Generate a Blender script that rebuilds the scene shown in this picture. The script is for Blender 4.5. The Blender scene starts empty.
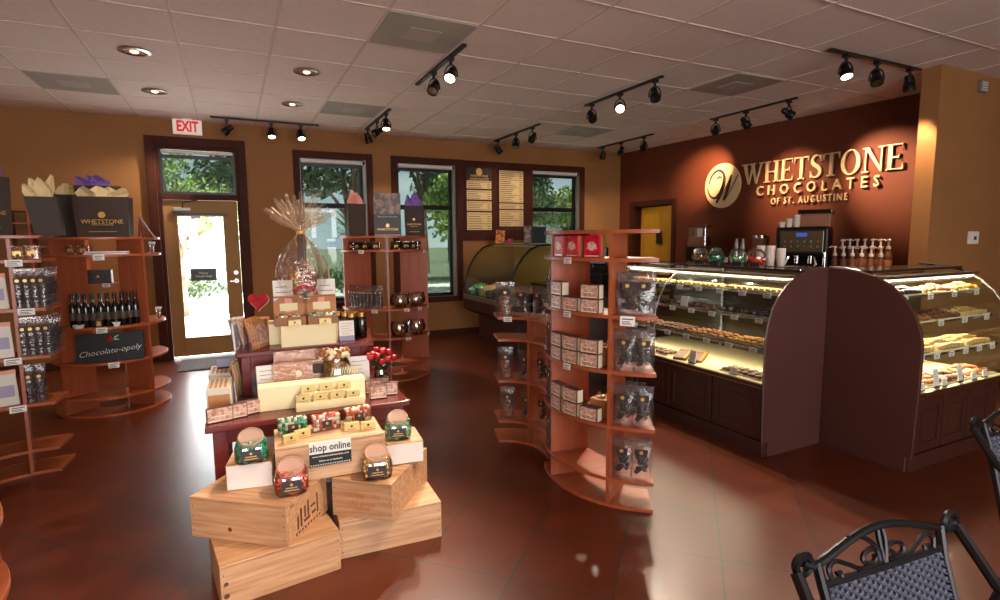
import bpy, math, random
from mathutils import Vector, Matrix
random.seed(7)
PI = math.pi
SC = bpy.context.scene
COL = SC.collection
R = math.radians

# ------------------------------------------------------------------ materials
def lin(c):
    return tuple(((v/255.0)/12.92 if v/255.0 <= .04045 else ((v/255.0+.055)/1.055)**2.4) for v in c)

MATS = {}
def mat(name, rgb, rough=.5, metal=0., spec=.5, rgb2=None, scale=8., detail=3., stretch=(1,1,1), bump=0., bscale=None,
        emit=None, estr=0., coat=0., contrast=(.35,.65), trans=0.):
    m = bpy.data.materials.new(name); m.use_nodes = True
    nt = m.node_tree; b = nt.nodes['Principled BSDF']
    c1 = lin(rgb)+(1,)
    b.inputs['Base Color'].default_value = c1
    b.inputs['Roughness'].default_value = rough
    b.inputs['Metallic'].default_value = metal
    b.inputs['Specular IOR Level'].default_value = spec
    b.inputs['Coat Weight'].default_value = coat
    b.inputs['Transmission Weight'].default_value = trans
    if emit:
        b.inputs['Emission Color'].default_value = lin(emit)+(1,)
        b.inputs['Emission Strength'].default_value = estr
    if rgb2 or bump:
        tc = nt.nodes.new('ShaderNodeTexCoord'); mp = nt.nodes.new('ShaderNodeMapping')
        mp.inputs['Scale'].default_value = stretch
        nt.links.new(tc.outputs['Object'], mp.inputs['Vector'])
        nz = nt.nodes.new('ShaderNodeTexNoise'); nz.inputs['Scale'].default_value = scale; nz.inputs['Detail'].default_value = detail
        nt.links.new(mp.outputs['Vector'], nz.inputs['Vector'])
        if rgb2:
            cr = nt.nodes.new('ShaderNodeValToRGB')
            cr.color_ramp.elements[0].position = contrast[0]; cr.color_ramp.elements[1].position = contrast[1]
            cr.color_ramp.elements[0].color = c1; cr.color_ramp.elements[1].color = lin(rgb2)+(1,)
            nt.links.new(nz.outputs['Fac'], cr.inputs['Fac'])
            nt.links.new(cr.outputs['Color'], b.inputs['Base Color'])
        if bump:
            src = nz
            if bscale:
                src = nt.nodes.new('ShaderNodeTexNoise'); src.inputs['Scale'].default_value = bscale
                nt.links.new(mp.outputs['Vector'], src.inputs['Vector'])
            bp = nt.nodes.new('ShaderNodeBump'); bp.inputs['Strength'].default_value = bump; bp.inputs['Distance'].default_value = .01
            nt.links.new(src.outputs['Fac'], bp.inputs['Height']); nt.links.new(bp.outputs['Normal'], b.inputs['Normal'])
    MATS[name] = m
    return m

def film(name, rgb=(255,255,255), gl=.25, rough=.12, tint=(255,255,255), bump=.0, bscale=20, white=0.0):
    """clear glass / cellophane: transparent body with a glossy sheen"""
    m = bpy.data.materials.new(name); m.use_nodes = True; nt = m.node_tree
    for n in list(nt.nodes):
        if n.type != 'OUTPUT_MATERIAL': nt.nodes.remove(n)
    out = [n for n in nt.nodes if n.type == 'OUTPUT_MATERIAL'][0]
    tr = nt.nodes.new('ShaderNodeBsdfTransparent'); tr.inputs[0].default_value = lin(tint)+(1,)
    g = nt.nodes.new('ShaderNodeBsdfGlossy'); g.inputs['Roughness'].default_value = rough; g.inputs['Color'].default_value = lin(rgb)+(1,)
    fr = nt.nodes.new('ShaderNodeLayerWeight'); fr.inputs['Blend'].default_value = .25
    mul = nt.nodes.new('ShaderNodeMath'); mul.operation = 'MULTIPLY_ADD'; mul.inputs[1].default_value = gl*2; mul.inputs[2].default_value = gl*.25
    nt.links.new(fr.outputs['Fresnel'], mul.inputs[0])
    mx = nt.nodes.new('ShaderNodeMixShader'); nt.links.new(mul.outputs[0], mx.inputs[0])
    nt.links.new(tr.outputs[0], mx.inputs[1]); nt.links.new(g.outputs[0], mx.inputs[2])
    last = mx
    if white:
        df = nt.nodes.new('ShaderNodeBsdfDiffuse'); df.inputs[0].default_value = lin(rgb)+(1,)
        m2 = nt.nodes.new('ShaderNodeMixShader'); m2.inputs[0].default_value = white
        nt.links.new(mx.outputs[0], m2.inputs[1]); nt.links.new(df.outputs[0], m2.inputs[2]); last = m2
    nt.links.new(last.outputs[0], out.inputs['Surface'])
    if bump:
        tc = nt.nodes.new('ShaderNodeTexCoord'); nz = nt.nodes.new('ShaderNodeTexNoise'); nz.inputs['Scale'].default_value = bscale
        nt.links.new(tc.outputs['Object'], nz.inputs['Vector'])
        bp = nt.nodes.new('ShaderNodeBump'); bp.inputs['Strength'].default_value = bump; bp.inputs['Distance'].default_value = .02
        nt.links.new(nz.outputs['Fac'], bp.inputs['Height']); nt.links.new(bp.outputs['Normal'], g.inputs['Normal'])
    MATS[name] = m
    return m

def wood(name, a, b, axis=2, rough=.4, scale=3.5, spec=.5):
    st = [9., 9., 9.]; st[axis] = .6
    return mat(name, a, rough, rgb2=b, scale=scale, detail=5, stretch=tuple(st), spec=spec, contrast=(.3,.7), bump=.04)

mat('wall_tan', (152,103,56), .8, rgb2=(147,99,53), scale=2.5, bump=.05, bscale=120)
mat('wall_brown', (104,42,10), .75, rgb2=(99,40,9), scale=2, bump=.05, bscale=120)
mat('trim_brown', (72,31,18), .65, spec=.2, rgb2=(62,28,17), scale=4, stretch=(6,6,.6))
mat('door_tan', (158,116,66), .6, spec=.3)
mat('door_yellow', (186,136,32), .5, rgb2=(178,128,28), scale=3, stretch=(8,8,.5))
mat('white_plastic', (225,222,215), .4)
mat('offwhite', (214,205,190), .5)
mat('dark_metal', (28,25,22), .4, metal=.6)
mat('black', (14,12,12), .4)
mat('black_gloss', (12,11,12), .12)
mat('steel', (190,188,184), .25, metal=1.)
mat('chrome', (225,225,225), .08, metal=1.)
mat('brass', (190,150,80), .3, metal=1.)
mat('grey_frame', (140,140,138), .4, metal=.5)
mat('diffuser_grey', (158,150,138), .6, rgb2=(166,158,146), scale=2)
mat('diffuser_plaque', (178,168,156), .6)
wood('cherry', (168,86,50), (150,72,42), 2, .38)
wood('cherry_flat', (172,88,50), (152,74,42), 0, .35)
wood('mahogany', (112,38,34), (94,28,26), 0, .25)
wood('pine', (208,162,120), (172,122,84), 0, .55, scale=7)
wood('pine_pale', (216,174,134), (180,134,98), 0, .55, scale=7)
mat('menu_cream', (208,176,126), .6)
mat('riser_white', (228,214,206), .6)
mat('cabinet', (64,33,23), .4, rgb2=(58,29,20), scale=3, stretch=(5,5,.6))
mat('panel_dark', (80,44,36), .5, rgb2=(75,41,33), scale=2)
mat('bag_brown', (58,42,34), .7, rgb2=(52,37,30), scale=4, bump=.25, bscale=7)
mat('gold', (212,170,96), .35, metal=.3)
mat('gold_sign', (222,186,138), .5)
mat('sign_dark', (62,32,18), .6)
mat('tissue_cream', (226,200,150), .8, bump=.3, bscale=15)
mat('tissue_purple', (128,96,170), .8, bump=.3, bscale=15)
mat('tissue_pink', (232,160,140), .8, bump=.3, bscale=15)
mat('choc', (52,28,20), .45, rgb2=(34,18,14), scale=40, contrast=(.4,.6), bump=.4, bscale=60)
mat('choc_light', (122,70,40), .5, rgb2=(90,48,28), scale=50, bump=.3)
mat('caramel', (176,110,56), .5, rgb2=(140,80,38), scale=50, bump=.3)
mat('cream_candy', (222,186,120), .5, rgb2=(196,150,86), scale=40, bump=.3)
mat('nut_candy', (206,150,40), .5, rgb2=(170,110,24), scale=60, bump=.4)
mat('tag_white', (236,230,222), .6)
mat('ink', (44,38,36), .7)
mat('ink_red', (150,70,60), .7)
mat('box_pattern', (222,184,166), .4, rgb2=(160,112,94), scale=60, detail=6, contrast=(.38,.62))
mat('box_brown', (92,56,42), .5)
mat('box_cream', (226,206,170), .55)
mat('box_red', (200,16,48), .4, rgb2=(160,8,34), scale=30, contrast=(.45,.6))
mat('foil_gold', (206,182,120), .35, metal=.2)
mat('kraft', (190,124,72), .6, rgb2=(184,122,72), scale=5)
mat('kraft_dark', (150,98,60), .6)
mat('cream_paper', (238,222,176), .6)
mat('foil_green', (30,180,130), .25, metal=.15, rgb2=(8,110,76), scale=45, contrast=(.4,.6))
mat('foil_mint', (150,205,140), .25, metal=.15, rgb2=(50,140,90), scale=45, contrast=(.4,.6))
mat('foil_red', (236,96,56), .25, metal=.15, rgb2=(190,44,26), scale=45, contrast=(.4,.6))
mat('foil_yellow', (236,190,104), .25, metal=.2, rgb2=(160,110,44), scale=45, contrast=(.4,.6))
mat('foil_white', (240,226,196), .3, metal=.2)
film('lid_clear', rgb=(240,206,188), gl=.2, rough=.2, tint=(250,232,222), white=.3)
mat('label_dark', (50,44,48), .5)
mat('slate', (24,24,28), .65)
mat('wine_glass', (10,14,10), .08, coat=.5)
mat('wine_label', (74,58,46), .6)
mat('rose_red', (216,14,36), .45, rgb2=(150,4,18), scale=30)
mat('leaf_dark', (26,52,22), .5)
mat('wicker', (78,82,98), .4, spec=.6)
mat('iron', (38,36,38), .35, metal=.7)
mat('skyblue', (140,176,210), .5)
mat('lavender', (160,150,176), .6)
mat('orange_sign', (232,140,50), .5, rgb2=(120,50,20), scale=25, contrast=(.45,.6))
mat('pink', (196,60,110), .5)
mat('photo_mix', (150,110,84), .4, rgb2=(52,30,24), scale=16, contrast=(.4,.6))
mat('basket_weave', (176,110,58), .6, rgb2=(104,56,28), scale=30, stretch=(1,1,3), contrast=(.42,.58))
mat('mat_grey', (70,62,58), .95, rgb2=(86,78,72), scale=60)
mat('interior_cream', (232,214,170), .4)
mat('mirror_brown', (96,84,60), .15, metal=.3)
mat('cup_white', (232,214,200), .5)
mat('cup_brown', (150,96,66), .5)
mat('granite', (40,30,26), .12, rgb2=(62,44,36), scale=60)
mat('ice_blue', (110,150,200), .3)
mat('gelato_metal', (120,104,70), .35, metal=.4)
mat('foliage_mid', (92,112,74), .8, rgb2=(58,82,50), scale=1.5)
mat('foliage_lit', (158,176,92), .8, rgb2=(110,140,64), scale=1.5)
mat('foliage_dark', (58,84,52), .8, rgb2=(40,62,38), scale=1.5)
mat('bark', (120,104,88), .9, rgb2=(90,76,62), scale=8)
mat('pavement', (216,210,198), .9, rgb2=(204,198,186), scale=1)
mat('grass', (104,108,84), .9, rgb2=(86,92,66), scale=4)
mat('bldg', (214,208,198), .8)
film('glass', gl=.12, rough=.02)
film('case_glass', gl=.13, rough=.03, tint=(244,250,246))
film('cello', gl=.34, rough=.1, tint=(250,244,238), bump=.9, bscale=30, white=.02)
film('cello_fan', rgb=(255,236,214), gl=.6, rough=.15, tint=(250,240,228), bump=.9, bscale=30, white=.13)
film('glass_low', gl=.045, rough=.03, tint=(240,244,236))
film('cello_flat', gl=.16, rough=.08, tint=(250,244,238), bump=.5, bscale=30, white=.03)
film('glass_tint', gl=.10, rough=.02, tint=(142,150,146))
film('pouch_film', gl=.16, rough=.16, tint=(232,222,220), bump=.4, bscale=26, white=.03)
film('jar_plastic', gl=.4, rough=.05, tint=(250,250,250))
mat('lamp_on', (255,240,210), .5, emit=(255,232,196), estr=14)
mat('lamp_dim', (255,240,210), .4, emit=(255,226,180), estr=2.2)
mat('tube_on', (255,250,235), .5, emit=(255,236,195), estr=1.8)
mat('exit_face', (240,226,216), .5, emit=(240,220,205), estr=.25)
mat('exit_red', (220,20,30), .5, emit=(220,14,24), estr=.35)
mat('display_blue', (60,90,190), .4, emit=(60,90,190), estr=.4)

def M(n): return MATS[n]

# floor tiles: square tiles laid at 45 degrees, dark grout
def floor_mat():
    m = bpy.data.materials.new('floor_tile'); m.use_nodes = True; nt = m.node_tree; b = nt.nodes['Principled BSDF']
    tc = nt.nodes.new('ShaderNodeTexCoord'); mp = nt.nodes.new('ShaderNodeMapping')
    s = .429
    mp.vector_type = 'TEXTURE'
    mp.inputs['Location'].default_value = (2.202, 1.944, 0); mp.inputs['Rotation'].default_value = (0, 0, R(45))
    nt.links.new(tc.outputs['Object'], mp.inputs['Vector'])
    br = nt.nodes.new('ShaderNodeTexBrick'); br.offset = 0; br.squash = 1
    br.inputs['Scale'].default_value = 1; br.inputs['Brick Width'].default_value = s; br.inputs['Row Height'].default_value = s
    br.inputs['Mortar Size'].default_value = .005; br.inputs['Mortar Smooth'].default_value = .2
    br.inputs['Color1'].default_value = lin((96,42,22))+(1,); br.inputs['Color2'].default_value = lin((88,38,20))+(1,)
    br.inputs['Mortar'].default_value = lin((58,46,40))+(1,)
    nt.links.new(mp.outputs['Vector'], br.inputs['Vector'])
    nz = nt.nodes.new('ShaderNodeTexNoise'); nz.inputs['Scale'].default_value = 5; nz.inputs['Detail'].default_value = 8
    nt.links.new(tc.outputs['Object'], nz.inputs['Vector'])
    cr = nt.nodes.new('ShaderNodeValToRGB'); cr.color_ramp.elements[0].position = .3; cr.color_ramp.elements[1].position = .75
    cr.color_ramp.elements[0].color = (.82,.80,.78,1); cr.color_ramp.elements[1].color = (1.1,1.08,1.05,1)
    nt.links.new(nz.outputs['Fac'], cr.inputs['Fac'])
    mx = nt.nodes.new('ShaderNodeMix'); mx.data_type = 'RGBA'; mx.blend_type = 'MULTIPLY'; mx.inputs[0].default_value = 1
    nt.links.new(br.outputs['Color'], mx.inputs[6]); nt.links.new(cr.outputs['Color'], mx.inputs[7])
    nt.links.new(mx.outputs[2], b.inputs['Base Color'])
    b.inputs['Roughness'].default_value = .3; b.inputs['Specular IOR Level'].default_value = .42
    n2 = nt.nodes.new('ShaderNodeTexNoise'); n2.inputs['Scale'].default_value = 22; nt.links.new(tc.outputs['Object'], n2.inputs['Vector'])
    mm = nt.nodes.new('ShaderNodeMapRange'); mm.inputs['To Min'].default_value = .28; mm.inputs['To Max'].default_value = .34
    nt.links.new(nz.outputs['Fac'], mm.inputs['Value']); nt.links.new(mm.outputs[0], b.inputs['Roughness'])
    ma = nt.nodes.new('ShaderNodeMath'); ma.operation = 'MULTIPLY_ADD'; ma.inputs[1].default_value = -.6
    nt.links.new(br.outputs['Fac'], ma.inputs[0]); nt.links.new(n2.outputs['Fac'], ma.inputs[2])
    bp = nt.nodes.new('ShaderNodeBump'); bp.inputs['Strength'].default_value = .07; bp.inputs['Distance'].default_value = .006
    nt.links.new(ma.outputs[0], bp.inputs['Height']); nt.links.new(bp.outputs['Normal'], b.inputs['Normal'])
    MATS['floor_tile'] = m
floor_mat()
mat('ceiling_tile', (236,220,208), .9, rgb2=(231,214,201), scale=30, bump=.15, bscale=160)
mat('ceiling_grid', (214,194,182), .7)

# ------------------------------------------------------------------ mesh builder
class MB:
    def __init__(s):
        s.v = []; s.f = []; s.mi = []; s.cur = 0; s.T = Matrix.Identity(4)
    def add(s, vs, fs):
        n = len(s.v); s.v += [tuple(s.T @ Vector(p)) for p in vs]
        for f in fs: s.f.append([i+n for i in f]); s.mi.append(s.cur)
        return s
    def m(s, k): s.cur = k; return s
    def t(s, M4): s.T = M4; return s
    def at(s, x=0, y=0, z=0, rz=0, rx=0, ry=0):
        s.T = Matrix.Translation((x,y,z)) @ Matrix.Rotation(rz,4,'Z') @ Matrix.Rotation(ry,4,'Y') @ Matrix.Rotation(rx,4,'X'); return s
    def box(s, x0, x1, y0, y1, z0, z1):
        return s.add([(x0,y0,z0),(x1,y0,z0),(x1,y1,z0),(x0,y1,z0),(x0,y0,z1),(x1,y0,z1),(x1,y1,z1),(x0,y1,z1)],
            [(0,3,2,1),(4,5,6,7),(0,1,5,4),(1,2,6,5),(2,3,7,6),(3,0,4,7)])
    def taper(s, w0, d0, w1, d1, z0, z1, ox=0, oy=0):
        a = [(-w0/2,-d0/2,z0),(w0/2,-d0/2,z0),(w0/2,d0/2,z0),(-w0/2,d0/2,z0),(ox-w1/2,oy-d1/2,z1),(ox+w1/2,oy-d1/2,z1),(ox+w1/2,oy+d1/2,z1),(ox-w1/2,oy+d1/2,z1)]
        return s.add(a, [(0,3,2,1),(4,5,6,7),(0,1,5,4),(1,2,6,5),(2,3,7,6),(3,0,4,7)])
    def prism(s, poly, z0, z1, axis='z'):
        n = len(poly)
        def P(a, b, c):
            return (a,b,c) if axis == 'z' else ((a,c,b) if axis == 'y' else (c,a,b))
        vs = [P(a,b,z0) for a,b in poly]+[P(a,b,z1) for a,b in poly]
        fs = [list(range(n))[::-1], list(range(n,2*n))]+[(i,(i+1)%n,(i+1)%n+n,i+n) for i in range(n)]
        if axis == 'y': fs = [f[::-1] for f in fs]
        return s.add(vs, fs)
    def cyl(s, p0, p1, r0, r1=None, n=16, caps=True):
        r1 = r0 if r1 is None else r1
        p0 = Vector(p0); p1 = Vector(p1); d = (p1-p0).normalized()
        a = d.orthogonal().normalized(); b = d.cross(a)
        vs = []
        for p, r in ((p0,r0),(p1,r1)):
            for i in range(n):
                t = 2*PI*i/n; vs.append(tuple(p+a*math.cos(t)*r+b*math.sin(t)*r))
        fs = [(i,(i+1)%n,n+(i+1)%n,n+i) for i in range(n)]
        if caps: fs += [tuple(range(n))[::-1], tuple(range(n,2*n))]
        return s.add(vs, fs)
    def lathe(s, prof, n=24, sx=1, sy=1, sq=0, wob=None):
        """profile of (r,z); sq>0 makes the section squarish"""
        vs = []
        for k,(r,z) in enumerate(prof):
            for i in range(n):
                t = 2*PI*i/n; q = 1.
                if sq: q = 1/((abs(math.cos(t))**sq+abs(math.sin(t))**sq)**(1/sq))
                if wob: q *= wob(t,k)
                vs.append((r*q*math.cos(t)*sx, r*q*math.sin(t)*sy, z))
        fs = []
        for k in range(len(prof)-1):
            for i in range(n):
                j = (i+1)%n; fs.append((k*n+i,k*n+j,(k+1)*n+j,(k+1)*n+i))
        if prof[0][0] > 1e-6: fs.append(tuple(range(n))[::-1])
        if prof[-1][0] > 1e-6: fs.append(tuple(range((len(prof)-1)*n,len(prof)*n)))
        return s.add(vs, fs)
    def tube(s, pts, r, n=8, closed=False, r1=None):
        pts = [Vector(p) for p in pts]; m = len(pts); vs = []; fs = []
        ref = None
        for k in range(m):
            if closed: d = pts[(k+1)%m]-pts[k-1]
            else: d = pts[min(k+1,m-1)]-pts[max(k-1,0)]
            d.normalize()
            a = d.orthogonal().normalized() if ref is None else (ref-d*ref.dot(d))
            if a.length < 1e-5: a = d.orthogonal()
            a.normalize(); ref = a; b = d.cross(a)
            rr = r if r1 is None else r+(r1-r)*k/(m-1)
            for i in range(n):
                t = 2*PI*i/n; vs.append(tuple(pts[k]+a*math.cos(t)*rr+b*math.sin(t)*rr))
        for k in range(m if closed else m-1):
            q = (k+1)%m
            for i in range(n):
                j = (i+1)%n; fs.append((k*n+i,k*n+j,q*n+j,q*n+i))
        if not closed: fs += [tuple(range(n))[::-1], tuple(range((m-1)*n,m*n))]
        return s.add(vs, fs)
    def ball(s, c, r, n=10, sz=1., sx=1.):
        m = max(4, n//2+1)
        vs = [(c[0],c[1],c[2]-r*sz)]; fs = []
        for k in range(1, m):
            a = -PI/2+PI*k/m
            for i in range(n):
                t = 2*PI*i/n; vs.append((c[0]+r*sx*math.cos(a)*math.cos(t), c[1]+r*math.cos(a)*math.sin(t), c[2]+r*sz*math.sin(a)))
        vs.append((c[0],c[1],c[2]+r*sz)); last = len(vs)-1
        for i in range(n):
            j = (i+1)%n
            fs.append((0,1+j,1+i)); fs.append((last,1+(m-2)*n+i,1+(m-2)*n+j))
            for k in range(m-2): fs.append((1+k*n+i,1+k*n+j,1+(k+1)*n+j,1+(k+1)*n+i))
        return s.add(vs, fs)
    def ring(s, r0, r1, a0, a1, z0, z1, n=24):
        vs = []; N = n+1
        for z in (z0,z1):
            for r in (r0,r1):
                for i in range(N):
                    a = a0+(a1-a0)*i/n; vs.append((r*math.cos(a),r*math.sin(a),z))
        fs = []
        A,B,Cc,D = 0,N,2*N,3*N   # inner low, outer low, inner high, outer high
        for i in range(n):
            fs += [(A+i,A+i+1,B+i+1,B+i),(Cc+i,D+i,D+i+1,Cc+i+1),(B+i,B+i+1,D+i+1,D+i),(A+i,Cc+i,Cc+i+1,A+i+1)]
        fs += [(A,B,D,Cc),(A+n,Cc+n,D+n,B+n)]
        return s.add(vs, fs)
    def build(s, name, mats, parent=None, smooth=False, bevel=0, label=None, shift=True):
        me = bpy.data.meshes.new(name)
        if parent is not None and shift == 'world':
            o = Vector(parent.location); vs = [tuple(Vector(p)-o) for p in s.v]
        else: vs = s.v
        me.from_pydata(vs, [], s.f); me.update()
        if isinstance(mats, str): mats = [mats]
        for k in mats: me.materials.append(M(k))
        for p, k in zip(me.polygons, s.mi): p.material_index = min(k, len(mats)-1)
        if smooth:
            me.polygons.foreach_set('use_smooth', [True]*len(me.polygons))
            try: me.set_sharp_from_angle(angle=R(38))
            except Exception: pass
        ob = bpy.data.objects.new(name, me); COL.objects.link(ob)
        if parent is not None: ob.parent = parent
        if bevel:
            md = ob.modifiers.new('bevel','BEVEL'); md.width = bevel; md.segments = 2; md.limit_method = 'ANGLE'
        if label: ob['label'] = label
        return ob

def thing(name, label, cat, loc=(0,0,0), rz=0, group=None):
    o = bpy.data.objects.new(name, None); COL.objects.link(o)
    o.empty_display_size = .1
    o.location = loc; o.rotation_euler = (0,0,rz); o['label'] = label; o['category'] = cat
    if group: o['group'] = group
    return o
def tag(o, label, cat, loc=None, rz=None, group=None):
    o['label'] = label; o['category'] = cat
    if group: o['group'] = group
    if loc is not None: o.location = loc
    if rz is not None: o.rotation_euler = (0,0,rz)
    return o
def struct(o): o['kind'] = 'structure'; return o
KIDS = {}
def kids(o):
    return [c for c in o.children]
def dup(root, loc, rz, label, group=None, sc=None):
    r = root.copy(); COL.objects.link(r); r.location = loc; r.rotation_euler = (0,0,rz); r['label'] = label
    if group: r['group'] = group
    if sc: r.scale = sc
    for ch in kids(root):
        c = ch.copy(); COL.objects.link(c); c.parent = r
        for g in kids(ch):
            d = g.copy(); COL.objects.link(d); d.parent = c
    return r
ORD = ['first','second','third','fourth','fifth','sixth','seventh','eighth','ninth','tenth','eleventh','twelfth','thirteenth','fourteenth']
def nth(i, n, a='left', b='right'):
    if n == 1: return 'only'
    if i == 0: return a+'most' if a in ('left','right') else a
    if i == n-1: return b+'most' if b in ('left','right') else b
    if n == 3: return 'middle'
    return ORD[i]+' from '+a
DG = None
def text(name, s, size, mname, parent=None, loc=(0,0,0), rot=(PI/2,0,0), ext=.0015, align='CENTER', bold=0., sx=1., shear=0., spacing=1.):
    cu = bpy.data.curves.new('t','FONT'); cu.body = s; cu.size = size; cu.extrude = ext; cu.align_x = align; cu.offset = bold
    cu.align_y = 'CENTER'; cu.shear = shear; cu.space_character = spacing; cu.resolution_u = 2
    to = bpy.data.objects.new('t', cu); COL.objects.link(to)
    dg = bpy.context.evaluated_depsgraph_get(); dg.update()
    me = bpy.data.meshes.new_from_object(to.evaluated_get(dg))
    bpy.data.objects.remove(to); bpy.data.curves.remove(cu)
    if sx != 1:
        for v in me.vertices: v.co.x *= sx
    me.materials.clear(); me.materials.append(M(mname))
    ob = bpy.data.objects.new(name, me); COL.objects.link(ob)
    ob.location = loc; ob.rotation_euler = rot
    if parent is not None: ob.parent = parent
    return ob

H = 2.857; YB = 7.606; XR = 6.26; XL = -3.0; YF = -4.0; XF = 9.0; YS = 2.625
DAY = 62; LK = 1.75; EXPO = 0.2
# ------------------------------------------------------------------ the room
fl = MB().box(XL-.15, XF+.15, YF-.15, YB+.15, -.1, 0).build('floor', 'floor_tile'); struct(fl)
ce = MB().box(XL-.15, XF+.15, YF-.15, YB+.15, H, H+.1).build('ceiling', 'ceiling_tile'); struct(ce)
g = MB(); gx0 = .9534; gy0 = 4.0876
for i in range(-12, 26):
    x = gx0+i*.61
    if XL < x < XF: g.box(x-.010, x+.010, YF, YB, H-.004, H)
for j in range(-14, 12):
    y = gy0+j*.61
    if YF < y < YB: g.box(XL, XF, y-.010, y+.010, H-.0042, H)
g.build('grid', 'ceiling_grid', ce)

def wall_y(name, y0, y1, x0, x1, holes, m):
    """wall lying along x with rectangular holes (x0,x1,z0,z1) sorted by x"""
    b = MB(); x = x0
    for (a, c, z0, z1) in holes:
        b.box(x, a, y0, y1, 0, H)
        if z0 > 0: b.box(a, c, y0, y1, 0, z0)
        b.box(a, c, y0, y1, z1, H); x = c
    b.box(x, x1, y0, y1, 0, H)
    return struct(b.build(name, m))
def wall_x(name, x0, x1, y0, y1, holes, m):
    b = MB(); y = y0
    for (a, c, z0, z1) in holes:
        b.box(x0, x1, y, a, 0, H)
        if z0 > 0: b.box(x0, x1, a, c, 0, z0)
        b.box(x0, x1, a, c, z1, H); y = c
    b.box(x0, x1, y, y1, 0, H)
    return struct(b.build(name, m))
W1 = (.845, 1.705, .60, 2.515); W2 = (2.125, 3.005, .60, 2.515); W3 = (4.285, 5.185, .60, 2.515); D1 = (-.75, .12, 0, 2.56)
wall_y('wall_back', YB, YB+.15, XL-.15, XR+.15, [D1, W1, W2, W3], 'wall_tan')
PIV = (6.01, YB, 0); THR = R(3.32)
def onwall(o):
    o.location = PIV; o.rotation_euler = (0,0,THR); return o
LW = 4.87   # length of the brown wall
wr = MB().box(0,.15,-LW,-1.19,0,H).box(0,.15,-.35,.3,0,H).box(0,.15,-1.19,-.35,1.95,H)
struct(onwall(wr.build('wall_right','wall_brown')))
wall_y('wall_right_return', YS, YS+.144, 5.385, XF+.15, [], 'wall_tan')
wall_x('wall_left', XL-.15, XL, YF, YB, [], 'wall_tan')
wall_x('wall_far_right', XF, XF+.15, YF, YS, [], 'wall_tan')
wall_y('wall_front', YF-.15, YF, XL, XF, [(-2.6,-.9,.3,2.5),(-.5,1.2,.3,2.5),(1.6,3.3,.3,2.5)], 'wall_tan')
# closet behind the yellow door
cl = MB().box(.15, 1.3, -1.45, -1.35, 0, 2.3).box(.15, 1.3, .15, .25, 0, 2.3).box(1.3, 1.4, -1.45, .25, 0, 2.3).box(.15, 1.4, -1.45, .25, 2.3, 2.4)
struct(onwall(cl.build('wall_closet', 'wall_brown')))
# baseboards
struct(MB().box(XL, -.85, YB-.018, YB, 0, .1).box(.215, 5.98, YB-.018, YB, 0, .1).build('baseboard_back', 'trim_brown'))
struct(onwall(MB().box(-.018,0,-LW,-1.27,0,.1).build('baseboard_right', 'trim_brown')))
struct(MB().box(5.367, XF, YS-.018, YS, 0, .1).box(5.367, 5.385, YS, YS+.144, 0, .1).build('baseboard_return', 'trim_brown'))

def window(n, hole, lx, rx, shade=True):
    x0, x1, z0, z1 = hole
    o = struct(MB().box(lx, x0, YB-.03, YB+.0, .52, 2.595).box(x1, rx, YB-.03, YB, .52, 2.595).box(x0, x1, YB-.03, YB, 2.515, 2.595)
        .box(x0, x1, YB-.03, YB, .52, .60).box(x0-.01, x1+.01, YB-.06, YB-.03, .575, .60).build('window_%d' % n, 'trim_brown', bevel=.004))
    # dark aluminium sash with mid rail
    w = .045; yb = YB+.06
    f = MB().box(x0, x0+.04, yb, yb+.05, z0, z1).box(x1-.04-w, x1-w, yb, yb+.05, z0, z1).box(x0, x1, yb, yb+.05, z1-.05, z1).box(x0, x1, yb, yb+.05, z0, z0+.05)
    f.box(x0, x1, yb-.01, yb+.06, 1.865, 1.93)
    f.build('window_sash', 'dark_metal', o)
    MB().box(x1-w, x1, yb-.03, yb+.06, z0, z1).box(x0, x0+.012, yb-.03, yb, z0, z1).build('window_jamb', 'grey_frame', o)
    MB().box(x0+.04, x1-.04-w, yb+.02, yb+.026, z0+.05, z1-.05).build('window_pane', 'glass_tint', o)
    s = MB().at(0,0,0); s.cyl((x0+.02, YB+.03, 2.475), (x1-.05, YB+.03, 2.475), .03, n=14)
    s.build('roller_shade', 'white_plastic', o, smooth=True)
    MB().box(x0+.01, x1-.05, YB+.025, YB+.035, 2.40, 2.445).cyl((x1-.045,YB+.03,2.475),(x1-.02,YB+.03,2.475),.025).build('shade_bottom_bar', 'black', o)
    return o
window(1, W1, .765, 1.785); window(2, W2, 2.04, 3.095); window(3, W3, 4.20, 5.265)
bk = struct(MB().box(3.095, 4.20, YB-.028, YB, 1.415, 2.592).build('trim_1', 'trim_brown'))

# the exit door with its transom
d = struct(MB().box(-.843, -.75, YB-.035, YB, 0, 2.66).box(.12, .213, YB-.035, YB, 0, 2.66).box(-.75, .12, YB-.035, YB, 2.56, 2.66)
    .box(-.75, -.712, YB, YB+.12, 0, 2.56).box(.09, .12, YB, YB+.12, 0, 2.56).box(-.712, .09, YB-.02, YB+.12, 1.935, 2.0).box(-.712, .09, YB, YB+.12, 2.52, 2.56).build('door_1', 'trim_brown', bevel=.003))
lf = MB(); y0 = YB+.02; y1 = YB+.065
lf.box(-.708, -.575, y0, y1, .03, 1.93).box(-.07, .086, y0, y1, .03, 1.93).box(-.575, -.07, y0, y1, 1.745, 1.93).box(-.575, -.07, y0, y1, .03, .255)
lfo = lf.build('door_leaf', 'door_tan', d, bevel=.003)
b = MB()
for (a,c,e,f_) in ((-.59,-.565,.24,1.76),(-.08,-.055,.24,1.76)): b.box(a,c,y0-.008,y0,e,f_)
b.box(-.565,-.08,y0-.008,y0,1.735,1.76).box(-.565,-.08,y0-.008,y0,.24,.265)
b.build('glazing_bead', 'door_tan', lfo)
MB().box(-.575, -.07, y0+.02, y0+.026, .255, 1.745).build('door_pane', 'glass', d)
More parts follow.
